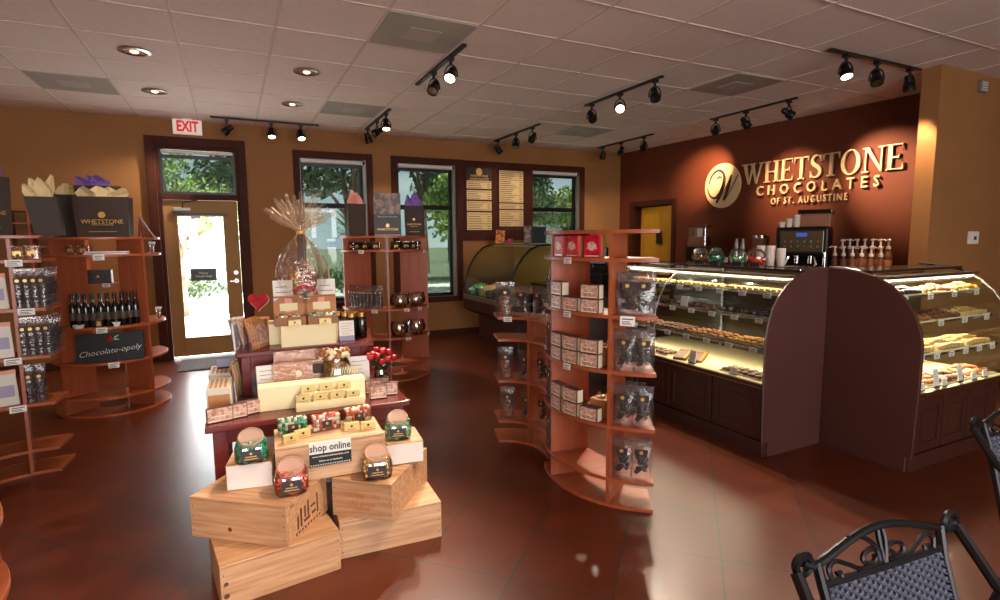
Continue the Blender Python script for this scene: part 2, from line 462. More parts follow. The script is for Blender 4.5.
MB().box(-.69, .08, YB+.05, YB+.056, 2.03, 2.49).build('transom_pane', 'glass_tint', d)
MB().box(-.712, -.68, YB+.03, YB+.07, 2.0, 2.52).box(.06, .09, YB+.03, YB+.07, 2.0, 2.52).box(-.68, .06, YB+.03, YB+.07, 2.0, 2.03).box(-.68,.06,YB+.03,YB+.07,2.42,2.46).build('transom_frame', 'black', d)
MB().cyl((-.69,YB+.02,2.495),(.07,YB+.02,2.495),.018,n=10).build('transom_shade', 'white_plastic', d, smooth=True)
MB().box(-.60, -.42, YB-.03, YB+.02, 1.80, 1.84).build('door_closer', 'grey_frame', d, bevel=.004)
MB().tube([(-.5,YB-.02,1.84),(-.5,YB-.05,1.9),(-.35,YB-.02,1.93)], .008).build('closer_arm', 'dark_metal', d)
MB().box(-.61, -.03, YB-.015, YB+.02, 1.745, 1.775).build('door_shade', 'black', d, bevel=.003)
k = MB().cyl((.03,y0,1.045),(.03,y0-.02,1.045),.028,n=20).cyl((.03,y0,.94),(.03,y0-.015,.94),.03,n=20).cyl((.03,y0-.015,.94),(.03,y0-.05,.94),.012).box(-.045,.038,y0-.058,y0-.045,.932,.948)
k.build('door_handle', 'steel', d, smooth=True, bevel=.002)
MB().box(-.43,-.32,y0+.012,y0+.018,1.71,1.743).build('door_sticker','skyblue',d)
MB().box(-.57,-.555,y0-.004,y0,1.2,1.25).build('door_strike','steel',d)

# notice hanging in the door
nt_ = thing('hanging_notice', 'small black notice hanging in the glass of the exit door', 'sign', (-.33, y0+.006, 1.03))
MB().box(-.14,.14,-.004,.004,-.075,.075).build('board','black',nt_, bevel=.002)
text('lettering','Please\nWatch Step',.038,'offwhite',nt_,(0,-.005,.0))
text('lettering','Closed',.022,'offwhite',nt_,(0,-.005,-.055)) if 0 else None

# exit sign
ex = thing('exit_sign', 'white EXIT sign with red letters hanging from ceiling above the glass door', 'sign', (-.387, 7.47, 2.675))
MB().box(-.15,.15,-.02,.02,0,.168).build('housing','exit_face',ex,bevel=.004)
text('lettering','EXIT',.165,'exit_red',ex,(0,-.022,.084),bold=.006,sx=.66)
MB().box(-.05,.05,-.02,.02,.168,.182).build('canopy','white_plastic',ex)

# floor mat
mt = MB().box(-.62,.30,6.86,7.52,0,.012)
for i in range(30): mt.box(-.60+i*.03,-.585+i*.03,6.88,7.50,.012,.017)
tag(mt.build('door_mat','mat_grey'),'dark grey ribbed door mat in front of the exit door','mat')

# yellow six panel door in the brown wall
d2 = struct(onwall(MB().box(-.025,0,-1.27,-1.19,0,2.03).box(-.025,0,-.35,-.27,0,2.03).box(-.025,0,-1.19,-.35,1.95,2.03)
    .box(0,.15,-1.21,-1.19,0,1.96).box(0,.15,-.35,-.33,0,1.96).build('door_2','trim_brown',bevel=.003)))
def panel_door(parent, w, h, t, m):
    b = MB().box(0, t, 0, w, 0.01, h)
    cols = [(.1*w, .46*w), (.54*w, .9*w)]
    for (a, c) in cols:
        for (z0, z1) in ((.1*h,.42*h),(.48*h,.80*h),(.85*h,.955*h)):
            for (p, q, r_, s_) in ((a,c,z0,z0+.02),(a,c,z1-.02,z1),(a,a+.02,z0,z1),(c-.02,c,z0,z1)): b.box(-.008,0,p,q,r_,s_)
            b.box(-.006,0,a+.05,c-.05,z0+.05,z1-.05)
    o = b.build('door_leaf', m, parent, bevel=.003); return o
lf2 = panel_door(d2, .82, 1.93, .04, 'door_yellow'); lf2.location = (.045,-1.185,.005); lf2.rotation_euler = (0,0,R(-7))
kb = MB().ball((-.035,.74,.95),.03,n=14).cyl((0,.74,.95),(-.03,.74,.95),.012).build('door_knob','brass',lf2,smooth=True)
sg = thing('door_notice','small black notice taped to the yellow panel door','sign',(6.075,6.70,1.44),R(-90-7+3.3))
MB().box(-.07,.07,-.004,.0,-.1,.1).build('sheet','black',sg)
text('lettering','EMPLOYEES\nONLY',.02,'offwhite',sg,(0,-.006,0)) if 0 else None

# wall fixtures on the tan return wall
th = thing('thermostat','small white thermostat on the tan wall at the right edge','thermostat',(6.10,YS,1.42))
MB().box(-.085,.085,-.022,0,-.058,.058).build('case','white_plastic',th,bevel=.008); MB().box(-.01,.03,-.025,-.021,-.02,.012).build('dial','ink',th)
sp = thing('alarm_strobe','small grey alarm box high on the tan wall near ceiling','alarm',(6.03,YS,2.745))
MB().box(-.06,.06,-.03,0,-.05,.05).build('case','grey_frame',sp,bevel=.004)
bb = MB()
for i in range(4): bb.box(-.045,.045,-.034,-.03,-.035+i*.02,-.027+i*.02)
bb.build('grille','white_plastic',sp)

# ceiling fittings
n = 0
DIFF = [(-1.182,6.222,'at the far left corner'),(1.258,3.782,'nearest, beside the two-lamp track'),(1.258,6.222,'beside the track by the middle windows'),(4.308,3.782,'between the two right tracks, nearest'),(4.308,6.222,'farthest, near the back right corner')]
dif = None
for x,y,wh in DIFF:
    lab = 'square grey air diffuser in the ceiling '+wh
    if dif is None:
        dif = thing('ceiling_diffuser', lab, 'air vent', (x,y,H-.004), group='ceiling air diffusers')
        MB().box(-.295,.295,-.295,.295,-.006,.003).build('face','diffuser_grey',dif)
        MB().box(-.11,.11,-.11,.11,-.012,-.008).box(-.02,.02,-.02,.02,-.008,-.006).build('plaque','diffuser_plaque',dif,bevel=.004)
    else: dup(dif,(x,y,H-.004),0,lab)
dl = None
for x,y,wh in [(-.572,5.007,'nearest in the left column'),(-.572,6.227,'left column, farther, nearest the exit sign'),(.648,5.007,'right column, nearer'),(.648,6.227,'right column, farther')]:
    lab = 'round recessed ceiling downlight with bright rim, '+wh
    if dl is None:
        dl = thing('recessed_downlight', lab, 'ceiling light', (x,y,H), group='recessed downlights')
        MB().lathe([(.075,-.001),(.105,-.001),(.108,-.012),(.085,-.016),(.075,-.004)],n=28).build('rim','steel',dl,smooth=True)
        MB().lathe([(.0,-.0015),(.07,-.0015),(.076,-.006),(0,-.006)],n=28).build('reflector','kraft_dark',dl,smooth=True)
        MB().ball((0,0,-.008),.03,n=12,sz=.5).build('bulb','lamp_dim',dl,smooth=True)
    else: dup(dl,(x,y,H),0,lab)

# track lights -------------------------------------------------------
LAMPS = []
def head(parent, p, target, on):
    """lamp head hanging at local point p (under the rail), aimed at target (local)"""
    p = Vector(p); aim = (Vector(target)-p); aim.normalize()
    stem = MB().cyl((p.x,p.y,-.02),(p.x,p.y,-.075),.012,n=10).box(p.x-.022,p.x+.022,p.y-.022,p.y+.022,-.045,-.018)
    o = stem.build('lamp_head','black',parent)
    c = Vector((p.x,p.y,-.15))
    q = aim.to_track_quat('Z','Y').to_matrix().to_4x4()
    T = Matrix.Translation(c) @ q
    side = (q @ Vector((1,0,0)))
    # yoke: loop from stem around the can
    up = Vector((0,0,1)); h = Vector((side.x, side.y, 0)); h = h.normalized() if h.length > .1 else Vector((1,0,0))
    pts = []
    for k in range(13):
        t = PI*k/12; pts.append(c+h*math.cos(t)*.052+up*(math.sin(t)*.075))
    pts = [c+h*.052-up*.02]+pts+[c-h*.052-up*.02]
    MB().tube(pts, .006, n=6).build('yoke','black',o)
    can = MB().t(T); can.lathe([(.0,-.075),(.026,-.075),(.03,-.06),(.03,-.02),(.043,-.005),(.047,.04),(.047,.052),(.041,.052),(.038,.03),(0,.02)],n=20)
    can.build('lamp_can','dark_metal',o,smooth=True)
    bl = MB().t(T); bl.lathe([(0,.046),(.039,.044),(.039,.038),(0,.036)],n=20); bl.build('bulb','lamp_on' if on == 2 else ('lamp_dim' if on else 'steel'),o,smooth=True)
    return c+aim*.07, aim
def track(label, x0, y0, x1, y1, heads):
    """heads: list of (fraction, target world, state, watts, cone, blend)"""
    t = thing('track_light', label, 'ceiling light', ((x0+x1)/2,(y0+y1)/2,H))
    L = Vector(t.location)
    al = abs(x1-x0) > abs(y1-y0)
    if al: MB().box(x0-L.x,x1-L.x,-.018,.018,-.022,-.0043).build('rail','black',t,bevel=.002)
    else: MB().box(-.018,.018,y0-L.y,y1-L.y,-.022,-.0043).build('rail','black',t,bevel=.002)
    for (f, tg, on, w, cone, bl) in heads:
        px = x0+(x1-x0)*f-L.x; py = y0+(y1-y0)*f-L.y
        pos, aim = head(t, (px,py,-.15), Vector(tg)-L, on)
        if w: LAMPS.append((pos+L, aim, w, cone, bl))
S = 1.0
track('black track light with three lamps running along the back wall above first window', -.14,7.19,1.045,7.19,
    [(.14,(-1.15,7.5,1.75),0,75,60,.9),(.54,(.5,6.0,0),2,50,70,.9),(.82,(1.1,5.6,0),2,50,70,.9)])
track('black track light with three lamps between first and second windows, near back wall', 1.62,6.0,1.62,7.2,
    [(.15,(1.5,5.6,1.2),2,55,60,.9),(.5,(-.6,6.5,1.4),0,30,60,.9),(.9,(2.3,7.5,1.0),0,30,70,.9)])
track('black track light with two lamps, over the centre display beside a grey diffuser', 1.6,3.83,1.6,4.97,
    [(.25,(.35,2.6,.5),2,130,46,.7),(.60,(.35,3.3,.8),0,130,44,.8)])
track('black track light with three lamps above the menu boards near back wall', 3.5,6.0,3.5,7.3,
    [(.15,(3.6,7.5,1.9),0,28,55,.9),(.5,(3.3,6.4,1.0),0,28,60,.9),(.92,(4.9,7.5,1.6),0,22,60,.9)])
track('black track light with three lamps in ceiling middle, above the curved shelf', 3.47,3.83,3.47,5.0,
    [(.08,(2.45,2.25,0),0,190,44,.5),(.5,(2.0,2.3,1.0),2,90,50,.8),(.9,(5.9,6.8,1.1),0,60,50,.9)])
track('black track light with three lamps at the back right corner of ceiling', 5.25,5.95,5.25,7.2,
    [(.15,(5.9,7.5,1.4),2,20,60,.9),(.55,(4.6,6.8,.5),0,20,60,.9),(.9,(5.2,7.5,1.6),2,16,60,.9)])
track('black track light with three lamps in front of the gold wall lettering', 5.25,3.83,5.25,4.95,
    [(.08,(6.22,3.50,2.1),0,150,52,1.),(.55,(6.2,4.5,1.95),0,80,62,1.),(.93,(6.12,5.78,2.32),0,190,40,1.)])
track('black track light with three lamps overhead, just above the camera and nearest the chairs',1.62,.70,1.62,2.05,  # added out-of-view track, brightens the crates and near floor from the front
    [(.92,(.35,2.4,.35),2,80,40,.8),(.55,(.1,2.5,.5),2,66,46,.8),(.08,(.9,1.6,0),2,50,44,.8)])
track('black track light with one lamp overhead, left of the camera above the open floor',-.45,.10,-.45,1.0,  # unseen extra track, put in for the warm pool on the left floor
    [(.55,(-.55,2.7,0),2,60,34,.8)])
track('black track light with three lamps in front of the tan wall corner', 4.14,2.77,5.35,2.77,
    [(.17,(3.9,2.0,.9),2,60,70,.9),(.5,(4.2,2.2,1.0),0,40,70,.9),(.88,(5.39,2.70,1.42),0,62,58,.5)])
# ------------------------------------------------------------------ raised wall lettering
def glyph(ch):
    q = []; rc = lambda a,c,e,f: q.append([(a,e),(c,e),(c,f),(a,f)])
    if ch == 'H':
        rc(.1,.27,0,1); rc(.68,.85,0,1); rc(.27,.68,.46,.53)
        for a,c in ((0,.37),(.58,.95)): rc(a,c,0,.055); rc(a,c,.945,1)
        w = .95
    elif ch == 'E':
        rc(.09,.26,0,1); rc(0,.70,.945,1); rc(.26,.56,.47,.525); rc(0,.74,0,.055)
        q.append([(.64,.945),(.70,.945),(.70,.74)]); q.append([(.50,.47),(.56,.38),(.56,.62),(.50,.525)]); q.append([(.66,.055),(.74,.27),(.74,.055)]); w = .76
    elif ch == 'T':
        rc(.32,.49,0,1); rc(0,.81,.945,1); rc(.21,.60,0,.055); q.append([(0,.945),(.0,.72),(.07,.945)]); q.append([(.74,.945),(.81,.72),(.81,.945)]); w = .81
    elif ch == 'W':
        q.append([(.08,1),(.43,0),(.50,0),(.27,1)]); q.append([(.43,0),(.50,0),(.74,.86),(.68,.92)]); q.append([(.58,1),(.92,0),(.99,0),(.77,1)]); q.append([(.92,0),(.99,0),(1.30,1),(1.23,1)])
        rc(-.02,.38,.945,1); rc(.50,.87,.945,1); rc(1.12,1.42,.945,1); w = 1.40
    elif ch == 'N':
        rc(.12,.19,0,1); rc(.82,.89,0,1); q.append([(.10,1),(.82,0),(.89,0),(.89,.05),(.30,1)]); rc(0,.30,0,.055); rc(0,.2,.945,1); rc(.70,1.0,.945,1); w = 1.0
    elif ch == 'O':
        n = 36
        for i in range(n):
            a = 2*PI*i/n; c = 2*PI*(i+1)/n
            q.append([(.5+.47*math.cos(a),.5+.53*math.sin(a)),(.5+.47*math.cos(c),.5+.53*math.sin(c)),(.5+.28*math.cos(c),.5+.475*math.sin(c)),(.5+.28*math.cos(a),.5+.475*math.sin(a))])
        w = 1.0
    elif ch == 'S':
        pts = [(.60,.74,.03),(.54,.90,.035),(.38,.98,.035),(.22,.93,.055),(.13,.78,.075),(.17,.64,.085),(.33,.53,.09),(.49,.42,.09),(.56,.26,.08),(.48,.10,.06),(.31,.02,.035),(.14,.09,.03),(.06,.28,.03)]
        fine = []
        for i in range(len(pts)-1):
            p0 = pts[max(i-1,0)]; p1 = pts[i]; p2 = pts[i+1]; p3 = pts[min(i+2,len(pts)-1)]
            for k in range(4):
                t = k/4; fine.append(tuple(.5*((2*p1[j])+(-p0[j]+p2[j])*t+(2*p0[j]-5*p1[j]+4*p2[j]-p3[j])*t*t+(-p0[j]+3*p1[j]-3*p2[j]+p3[j])*t**3) for j in range(3)))
        fine.append(pts[-1]); L_ = []
        for i,(x,z,h) in enumerate(fine):
            a = fine[max(i-1,0)]; c = fine[min(i+1,len(fine)-1)]; dx, dz = c[0]-a[0], c[1]-a[1]; m_ = math.hypot(dx,dz) or 1
            L_.append(((x-dz/m_*h,z+dx/m_*h),(x+dz/m_*h,z-dx/m_*h)))
        for i in range(len(L_)-1): q.append([L_[i][0],L_[i+1][0],L_[i+1][1],L_[i][1]])
        rc(.575,.63,.70,.98); rc(.03,.085,.02,.30); w = .66
    return q, w
def swash(b, pts, h, y0, y1):
    """calligraphic stroke: pts (x,z,halfwidth)"""
    L_ = []
    fine = []
    for i in range(len(pts)-1):
        p0 = pts[max(i-1,0)]; p1 = pts[i]; p2 = pts[i+1]; p3 = pts[min(i+2,len(pts)-1)]
        for k in range(6):
            t = k/6; fine.append(tuple(.5*((2*p1[j])+(-p0[j]+p2[j])*t+(2*p0[j]-5*p1[j]+4*p2[j]-p3[j])*t*t+(-p0[j]+3*p1[j]-3*p2[j]+p3[j])*t**3) for j in range(3)))
    fine.append(pts[-1])
    for i,(x,z,hh) in enumerate(fine):
        a = fine[max(i-1,0)]; c = fine[min(i+1,len(fine)-1)]; dx, dz = c[0]-a[0], c[1]-a[1]; m_ = math.hypot(dx,dz) or 1
        hh = max(hh,.003)
        L_.append(((h*(x-dz/m_*hh),h*(z+dx/m_*hh)),(h*(x+dz/m_*hh),h*(z-dx/m_*hh))))
    for i in range(len(L_)-1): b.prism([L_[i][0],L_[i+1][0],L_[i+1][1],L_[i][1]], y0, y1, 'y')
EMB = [[(-.78,.10,.02),(-.62,.45,.04),(-.25,.66,.05),(.05,.50,.06),(.12,.15,.08),(-.08,-.30,.10),(-.38,-.50,.06),(-.70,-.38,.03),(-.86,-.05,.015)],
       [(-.30,.30,.03),(-.18,.38,.04),(-.02,.34,.03)],
       [(.10,.30,.03),(-.02,-.20,.07),(-.30,-.72,.05)],[(-.28,-.72,.01),(.10,-.30,.02),(.52,.42,.03)],
       [(.52,.42,.03),(.36,-.10,.08),(.12,-.62,.06)],[(.14,-.66,.01),(.50,-.2,.02),(.90,.40,.02)]]
def emblem(parent, rx, rz, y0, y1, md='gold_sign', mk='sign_dark', x=0, z=0, detail=True):
    n = 40
    b = MB().at(x,0,z).prism([(rx*math.cos(2*PI*i/n),rz*math.sin(2*PI*i/n)) for i in range(n)], y1, y0, 'y')
    o = b.build('emblem', md, parent)
    if detail:
        s = MB().at(x,0,z)
        for st in EMB: swash(s, [(p[0]*.98,p[1]*1.12,p[2]) for p in st], rx, y1-.004, y1)
        s.build('monogram', mk, o)
    return o
UWx, UWy = math.sin(THR), -math.cos(THR)
def wallpt(s, off=0): return (PIV[0]+UWx*s-math.cos(THR)*off, PIV[1]+UWy*s-math.sin(THR)*off)
wx, wy = wallpt(2.10)
sg = thing('wall_sign','large gold raised lettering and oval emblem on the dark brown wall','sign',(wx,wy,2.143),THR-PI/2)
e_ = emblem(sg,.288,.303,-.012,-.034)
x = .30; tot = 0
ws = [glyph(c)[1] for c in 'WHETSTONE']; capH = .262; tw = 2.20-.30
gap = (tw/capH/.85-sum(ws))/8
for c in 'WHETSTONE':
    q, w = glyph(c); b = MB()
    for poly in q: b.prism([(x+p[0]*capH*.85, -.018+p[1]*capH*1.0) for p in poly], -.034, -.012, 'y')
    b.build('letter','gold_sign',sg); x += (w+gap)*capH*.85
def fit_text(parent, s, mname, x0, x1, z0, z1, y, ext, bold=0.):
    o = text('lettering', s, 1., mname, parent, ext=1, bold=0)
    me = o.data; xs = [v.co.x for v in me.vertices]; ys = [v.co.y for v in me.vertices]
    ax, bx, ay, by = min(xs), max(xs), min(ys), max(ys)
    for v in me.vertices:
        v.co.x = x0+(v.co.x-ax)/(bx-ax)*(x1-x0); v.co.y = z0+(v.co.y-ay)/(by-ay)*(z1-z0); v.co.z = v.co.z*ext
    o.location = (0,y,0); o.rotation_euler = (PI/2,0,0); return o
def split_letters(o):
    me = o.data; n = len(me.vertices); par = list(range(n))
    def f_(i):
        while par[i] != i: par[i] = par[par[i]]; i = par[i]
        return i
    for e in me.edges: par[f_(e.vertices[0])] = f_(e.vertices[1])
    grp = {}
    # front, back and rim of one letter may be separate islands: merge by overlap along x
    isl = {}
    for v in me.vertices: isl.setdefault(f_(v.index),[]).append(v.co.x)
    spans = sorted((min(x),max(x),k) for k,x in isl.items()); cur = -1; hi = -1e9; key = {}
    for a, b_, k in spans:
        if a > hi-.0005: cur += 1; hi = b_
        hi = max(hi,b_); key[k] = cur
    for q in range(cur+1):
        idx = [v.index for v in me.vertices if key[f_(v.index)] == q]; mp_ = {v:i for i,v in enumerate(idx)}
        fs = [[mp_[v] for v in p.vertices] for p in me.polygons if p.vertices[0] in mp_]
        m2 = bpy.data.meshes.new('letter'); m2.from_pydata([tuple(me.vertices[i].co) for i in idx],[],fs); m2.materials.append(me.materials[0])
        l = bpy.data.objects.new('letter',m2); COL.objects.link(l); l.location = o.location; l.rotation_euler = o.rotation_euler; l.parent = o.parent
    bpy.data.objects.remove(o)
o = text('lettering','CHOCOLATES',1.,'gold_sign',sg,ext=1,bold=.012,spacing=1.75)
def refit(o, x0, x1, z0, z1, y, ext):
    me = o.data; xs = [v.co.x for v in me.vertices]; ys = [v.co.y for v in me.vertices]; zs = [abs(v.co.z) for v in me.vertices]
    ax, bx, ay, by, mz = min(xs), max(xs), min(ys), max(ys), max(zs) or 1
    for v in me.vertices:
        v.co.x = x0+(v.co.x-ax)/(bx-ax)*(x1-x0); v.co.y = z0+(v.co.y-ay)/(by-ay)*(z1-z0); v.co.z = v.co.z/mz*ext
    o.location = (0,y,0); o.rotation_euler = (PI/2,0,0); return o
refit(o,.53,1.99,-.178,-.055,-.03,.012); split_letters(o)
o = text('lettering','OF ST. AUGUSTINE',1.,'gold_sign',sg,ext=1,bold=.008,spacing=1.3)
refit(o,.735,1.665,-.30,-.218,-.025,.01); split_letters(o)

# ------------------------------------------------------------------ menu boards on the back wall
mb = thing('menu_board','left wooden menu board with oval logo and four cream price panels','menu board',(3.36,YB-.028,1.5))
MB().box(-.235,.235,-.012,0,0,.99).build('backing','trim_brown',mb)
MB().box(-.20,.20,-.016,-.012,.80,.985).build('header','bag_brown',mb)
emblem(mb,.05,.055,-.016,-.02,'gold','bag_brown',z=.93,detail=False)
text('lettering','WHETSTONE\nCHOCOLATES',.048,'gold',mb,(0,-.017,.845))
def menu_panel(parent, x0, x1, z0, z1, n):
    o = MB().box(x0,x1,-.018,-.012,z0,z1).build('menu_panel','menu_cream',parent)
    b = MB(); rnd = random.Random(int(z0*977))
    for i in range(n):
        z = z1-(i+.7)*(z1-z0)/(n+.3); 
        if i % 4 == 0: b.box(x0+.01,x1-.01,-.0195,-.018,z-.003,z+.003)
        else:
            b.box(x0+.02,x0+.02+(x1-x0)*rnd.uniform(.4,.65),-.0195,-.018,z-.004,z+.004).box(x1-.07,x1-.02,-.0195,-.018,z-.004,z+.004)
    b.build('menu_print','ink',o)
for z0,z1,n in ((.075,.335,7),(.36,.50,5),(.525,.66,4),(.685,.80,4)): menu_panel(mb,-.20,.20,z0,z1,n)
mb2 = thing('menu_board','right wooden menu board with one tall and two short cream price panels','menu board',(3.90,YB-.028,1.5))
MB().box(-.235,.235,-.012,0,0,.99).build('backing','trim_brown',mb2)
for z0,z1,n in ((.13,.375,7),(.395,.475,3),(.495,.97,16)): menu_panel(mb2,-.205,.205,z0,z1,n)
MB().box(-.18,.18,-.017,-.012,.08,.10).build('trim_strip','bag_brown',mb2)
# ------------------------------------------------------------------ curved shelving
LV = [0., .145, .435, .73, 1.025, 1.32, 1.466]; TB = .02
def zl(k): return LV[k]+TB
def shelf_unit(label, cx, cy, r0, r1, a0, a1, levels, divs, cat='shelf unit', rails=()):
    t = thing('curved_shelf_unit', label, cat, (cx,cy,0))
    n = max(8, int(abs(a1-a0)/4))
    for z in levels: MB().ring(r0,r1,R(a0),R(a1),z,z+TB,n).build('shelf_board','cherry_flat',t,bevel=.002)
    for (a, z0, z1) in divs:
        d = MB().at(0,0,0,R(a)); lv = [z for z in levels if z0-1e-6 <= z <= z1+1e-6]
        for k in range(len(lv)-1): d.box(r0+.002,r1-.006,-.009,.009,lv[k]+TB,lv[k+1])
        d.build('divider','cherry',t)
    for (a, z0, z1, ra, rb) in rails:
        MB().at(0,0,0,R(a)).box(ra,rb,-.009,.009,z0,z1).build('divider','cherry',t)
    return t
def pol(c, r, a): return (c[0]+r*math.cos(R(a)), c[1]+r*math.sin(R(a)))
CV = (2.252,2.605); CC = (1.545,3.11)
# the convex half and the concave half of the S shaped unit
shelf_unit('tall cherry wood curved shelf unit, right half of the S shaped run', CV[0],CV[1],.36,.608,150,236,LV,[(169,0,1.5),(213,0,1.5)])
shelf_unit('low cherry wood concave curved shelf unit, left half of the S shaped run', CC[0],CC[1],.275,.525,-33,72,[0,.145,.435,.73,.885],[(-30,0,.885),(27,0,.885)])
UC = (1.46,5.78)
shelf_unit('round fronted cherry wood shelf unit standing below the middle windows', UC[0],UC[1],.16,.455,172,368,[0,.145,.435,.73,1.32,1.46],[(188,0,1.46),(259,0,1.46),(335,0,1.46)])
UB = (-1.00,5.77)
shelf_unit('round fronted cherry wood shelf unit with wine bottles left of the exit door', UB[0],UB[1],.15,.42,175,400,[0,.145,.435,.73,1.32,1.46],[(222,0,1.46),(321,0,1.46)])
UL = (-1.08,3.72)
shelf_unit('tall cherry wood concave shelf unit at the left edge, nearest the camera', UL[0],UL[1],.49,.74,86,178,LV,[(103,0,1.5),(140,0,1.5),(176,0,1.5)])
UE = (-1.13,1.88)
shelf_unit('round cherry wood shelf unit barely showing at the bottom left edge', UE[0],UE[1],.10,.50,-60,120,[0,.145,.435,.64],[(-50,0,.64),(30,0,.64),(110,0,.64)])
# small wall shelf behind the gift bags
ws_ = thing('wall_shelf','small cherry wood open shelf rack fixed to the wall behind the gift bags','shelf',(-1.75,YB,1.10))
MB().box(-.35,.30,-.22,0,.67,.69).box(-.35,.30,-.22,0,.53,.55).box(-.35,.30,-.22,0,.28,.30).box(-.35,.30,-.22,0,0,.02).build('shelf_board','cherry_flat',ws_)
for x in (-.35,-.17,.28): MB().box(x,x+.02,-.22,0,.02,.28).box(x,x+.02,-.22,0,.30,.53).box(x,x+.02,-.22,0,.55,.67).build('upright','cherry',ws_)
cb = thing('chocolate_box','dark brown box with cream lettering standing on the small wall shelf','box',(-1.56,YB-.15,1.65))
MB().box(-.11,.08,-.05,.05,0,.11).build('carton','bag_brown',cb,bevel=.002); text('lettering','ENJOY',.05,'gold',cb,(-.015,-.0515,.055))

# ------------------------------------------------------------------ goods builders
def price_tag(loc, rz, label, group='shelf price tags', w=.058, h=.034, tilt=0):
    global _tag
    if _tag is None:
        _tag = thing('price_tag', label, 'price tag', loc, rz, group)
        MB().box(-.029,.029,-.0025,0,-.034,0).build('card','tag_white',_tag)
        MB().box(-.022,.022,-.0032,-.0025,-.012,-.008).box(-.022,.010,-.0032,-.0025,-.021,-.018).box(-.022,.016,-.0032,-.0025,-.028,-.025).build('print','ink',_tag)
        return _tag
    return dup(_tag, loc, rz, label, group, sc=(w/.058,1,h/.034))
_tag = None
def ring_tag(c, r, a, zboard, label, out=1, **k):
    """tag on the curved front edge at angle a; out=1 convex front (radius r outer), -1 concave front"""
    p = pol(c, r+out*.003, a)
    rz = R(a)+PI/2 if out == 1 else R(a)-PI/2
    return price_tag((p[0],p[1],zboard+TB), rz, label, **k)

# patterned chocolate boxes
def make_sbox(name, label, loc, rz, group, w=.112, d=.05, h=.077, face='box_pattern', body='box_brown', back='foil_white'):
    t = thing(name, label, 'box', loc, rz, group)
    MB().box(-w/2,w/2,-d/2,d/2,0,h).build('carton',body,t,bevel=.003)
    f = MB().box(-w/2+.004,w/2-.004,-d/2-.0015,-d/2,.005,h-.004).build('printed_face',face,t)
    for s_ in (-1,1): MB().box(s_*w/2-.001,s_*w/2+.001,-d/2+.008,d/2-.002,.004,h-.004).build('side_panel',back,t)
    MB().box(-w*.30,w*.30,-d/2-.0022,-d/2-.0015,h*.40,h*.46).box(-w*.44,w*.44,-d/2-.0022,-d/2-.0015,.007,.012).build('lettering','foil_white',f)
    return t
SB = None
def sbox(c, r, a, z, label, group, extra=0, in_=1, sc=None):
    global SB
    p = pol(c, r, a); rz = R(a)+PI/2+extra
    if SB is None: SB = make_sbox('chocolate_box', label, (p[0],p[1],z), rz, group); return SB
    return dup(SB, (p[0],p[1],z), rz, label, group, sc)

# standing cellophane pouches with dark sweets
def make_pouch(name, label, loc, rz, group, w=.15, h=.25, d=.06, cols=2, dark='choc'):
    t = thing(name, label, 'sweet pouch', loc, rz, group)
    vs = []; nx = 9; nz = 9
    b = MB()
    for side in (-1,1):
        base = len(b.v); pts = []
        for k in range(nz):
            z = h*k/(nz-1); q = 1 if k < nz-3 else (.45 if k == nz-3 else .05)
            for i in range(nx):
                u = -1+2*i/(nx-1)
                y = side*(d/2*q*(1-abs(u)**3)+.0015)
                pts.append((u*w/2*(1-.04*math.sin(k*1.3)), y, z))
        fs = [(k*nx+i,k*nx+i+1,(k+1)*nx+i+1,(k+1)*nx+i) for k in range(nz-1) for i in range(nx-1)]
        b.add(pts, fs)
    b.build('film','pouch_film',t,smooth=True)
    c = MB(); rnd = random.Random(int(w*1000)+cols)
    for k in range(cols):
        cx = (k+.5)/cols*w*.84-w*.42; cw = w*.84/cols*.40
        for j in range(26):
            u = rnd.uniform(-1,1); zz = .012+rnd.random()*h*.60
            c.ball((cx+u*cw*.75, rnd.uniform(-.3,.3)*d, zz+.008), rnd.uniform(.011,.017), n=7, sz=rnd.uniform(.6,1.3))
    c.build('sweets',dark,t,smooth=True)
    s = MB(); l2 = MB()
    for k in range(cols):
        cx = (k+.5)/cols*w*.84-w*.42; cw = w*.84/cols*.40
        s.prism([(cx-cw*.9,h*.77),(cx+cw*.9,h*.77),(cx+cw*.75,h*.60),(cx-cw*.75,h*.60)],-d*.5-.001,-d*.5+.004,'y')
        n = 12; l2.prism([(cx+.010*math.cos(2*PI*i/n),h*.70+.010*math.sin(2*PI*i/n)) for i in range(n)],-d*.5-.0035,-d*.5-.001,'y')
    s.build('header_card','bag_brown',t); l2.build('gold_seal','gold',t)
    MB().box(-w/2,w/2,-.004,-.0015,h*.94,h*1.0).build('zip_seal','pouch_film',t)
    return t
PO = {}
def pouch(kind, loc, rz, label, group, sc=None):
    if kind not in PO:
        a = dict(two=(.195,.218,.06,2,'choc'), one=(.112,.215,.055,1,'choc'), slim=(.062,.24,.05,1,'choc'), pack=(.12,.235,.06,1,'caramel'))[kind]
        PO[kind] = make_pouch('sweet_pouch', label, loc, rz, group, a[0],a[1],a[2],a[3],a[4])
        if sc: PO[kind].scale = sc
        return PO[kind]
    return dup(PO[kind], loc, rz, label, group, sc)

LVN = {0:'floor board',1:'lowest shelf',2:'second shelf up',3:'third shelf up',4:'fourth shelf up',5:'fifth shelf up',6:'top board'}
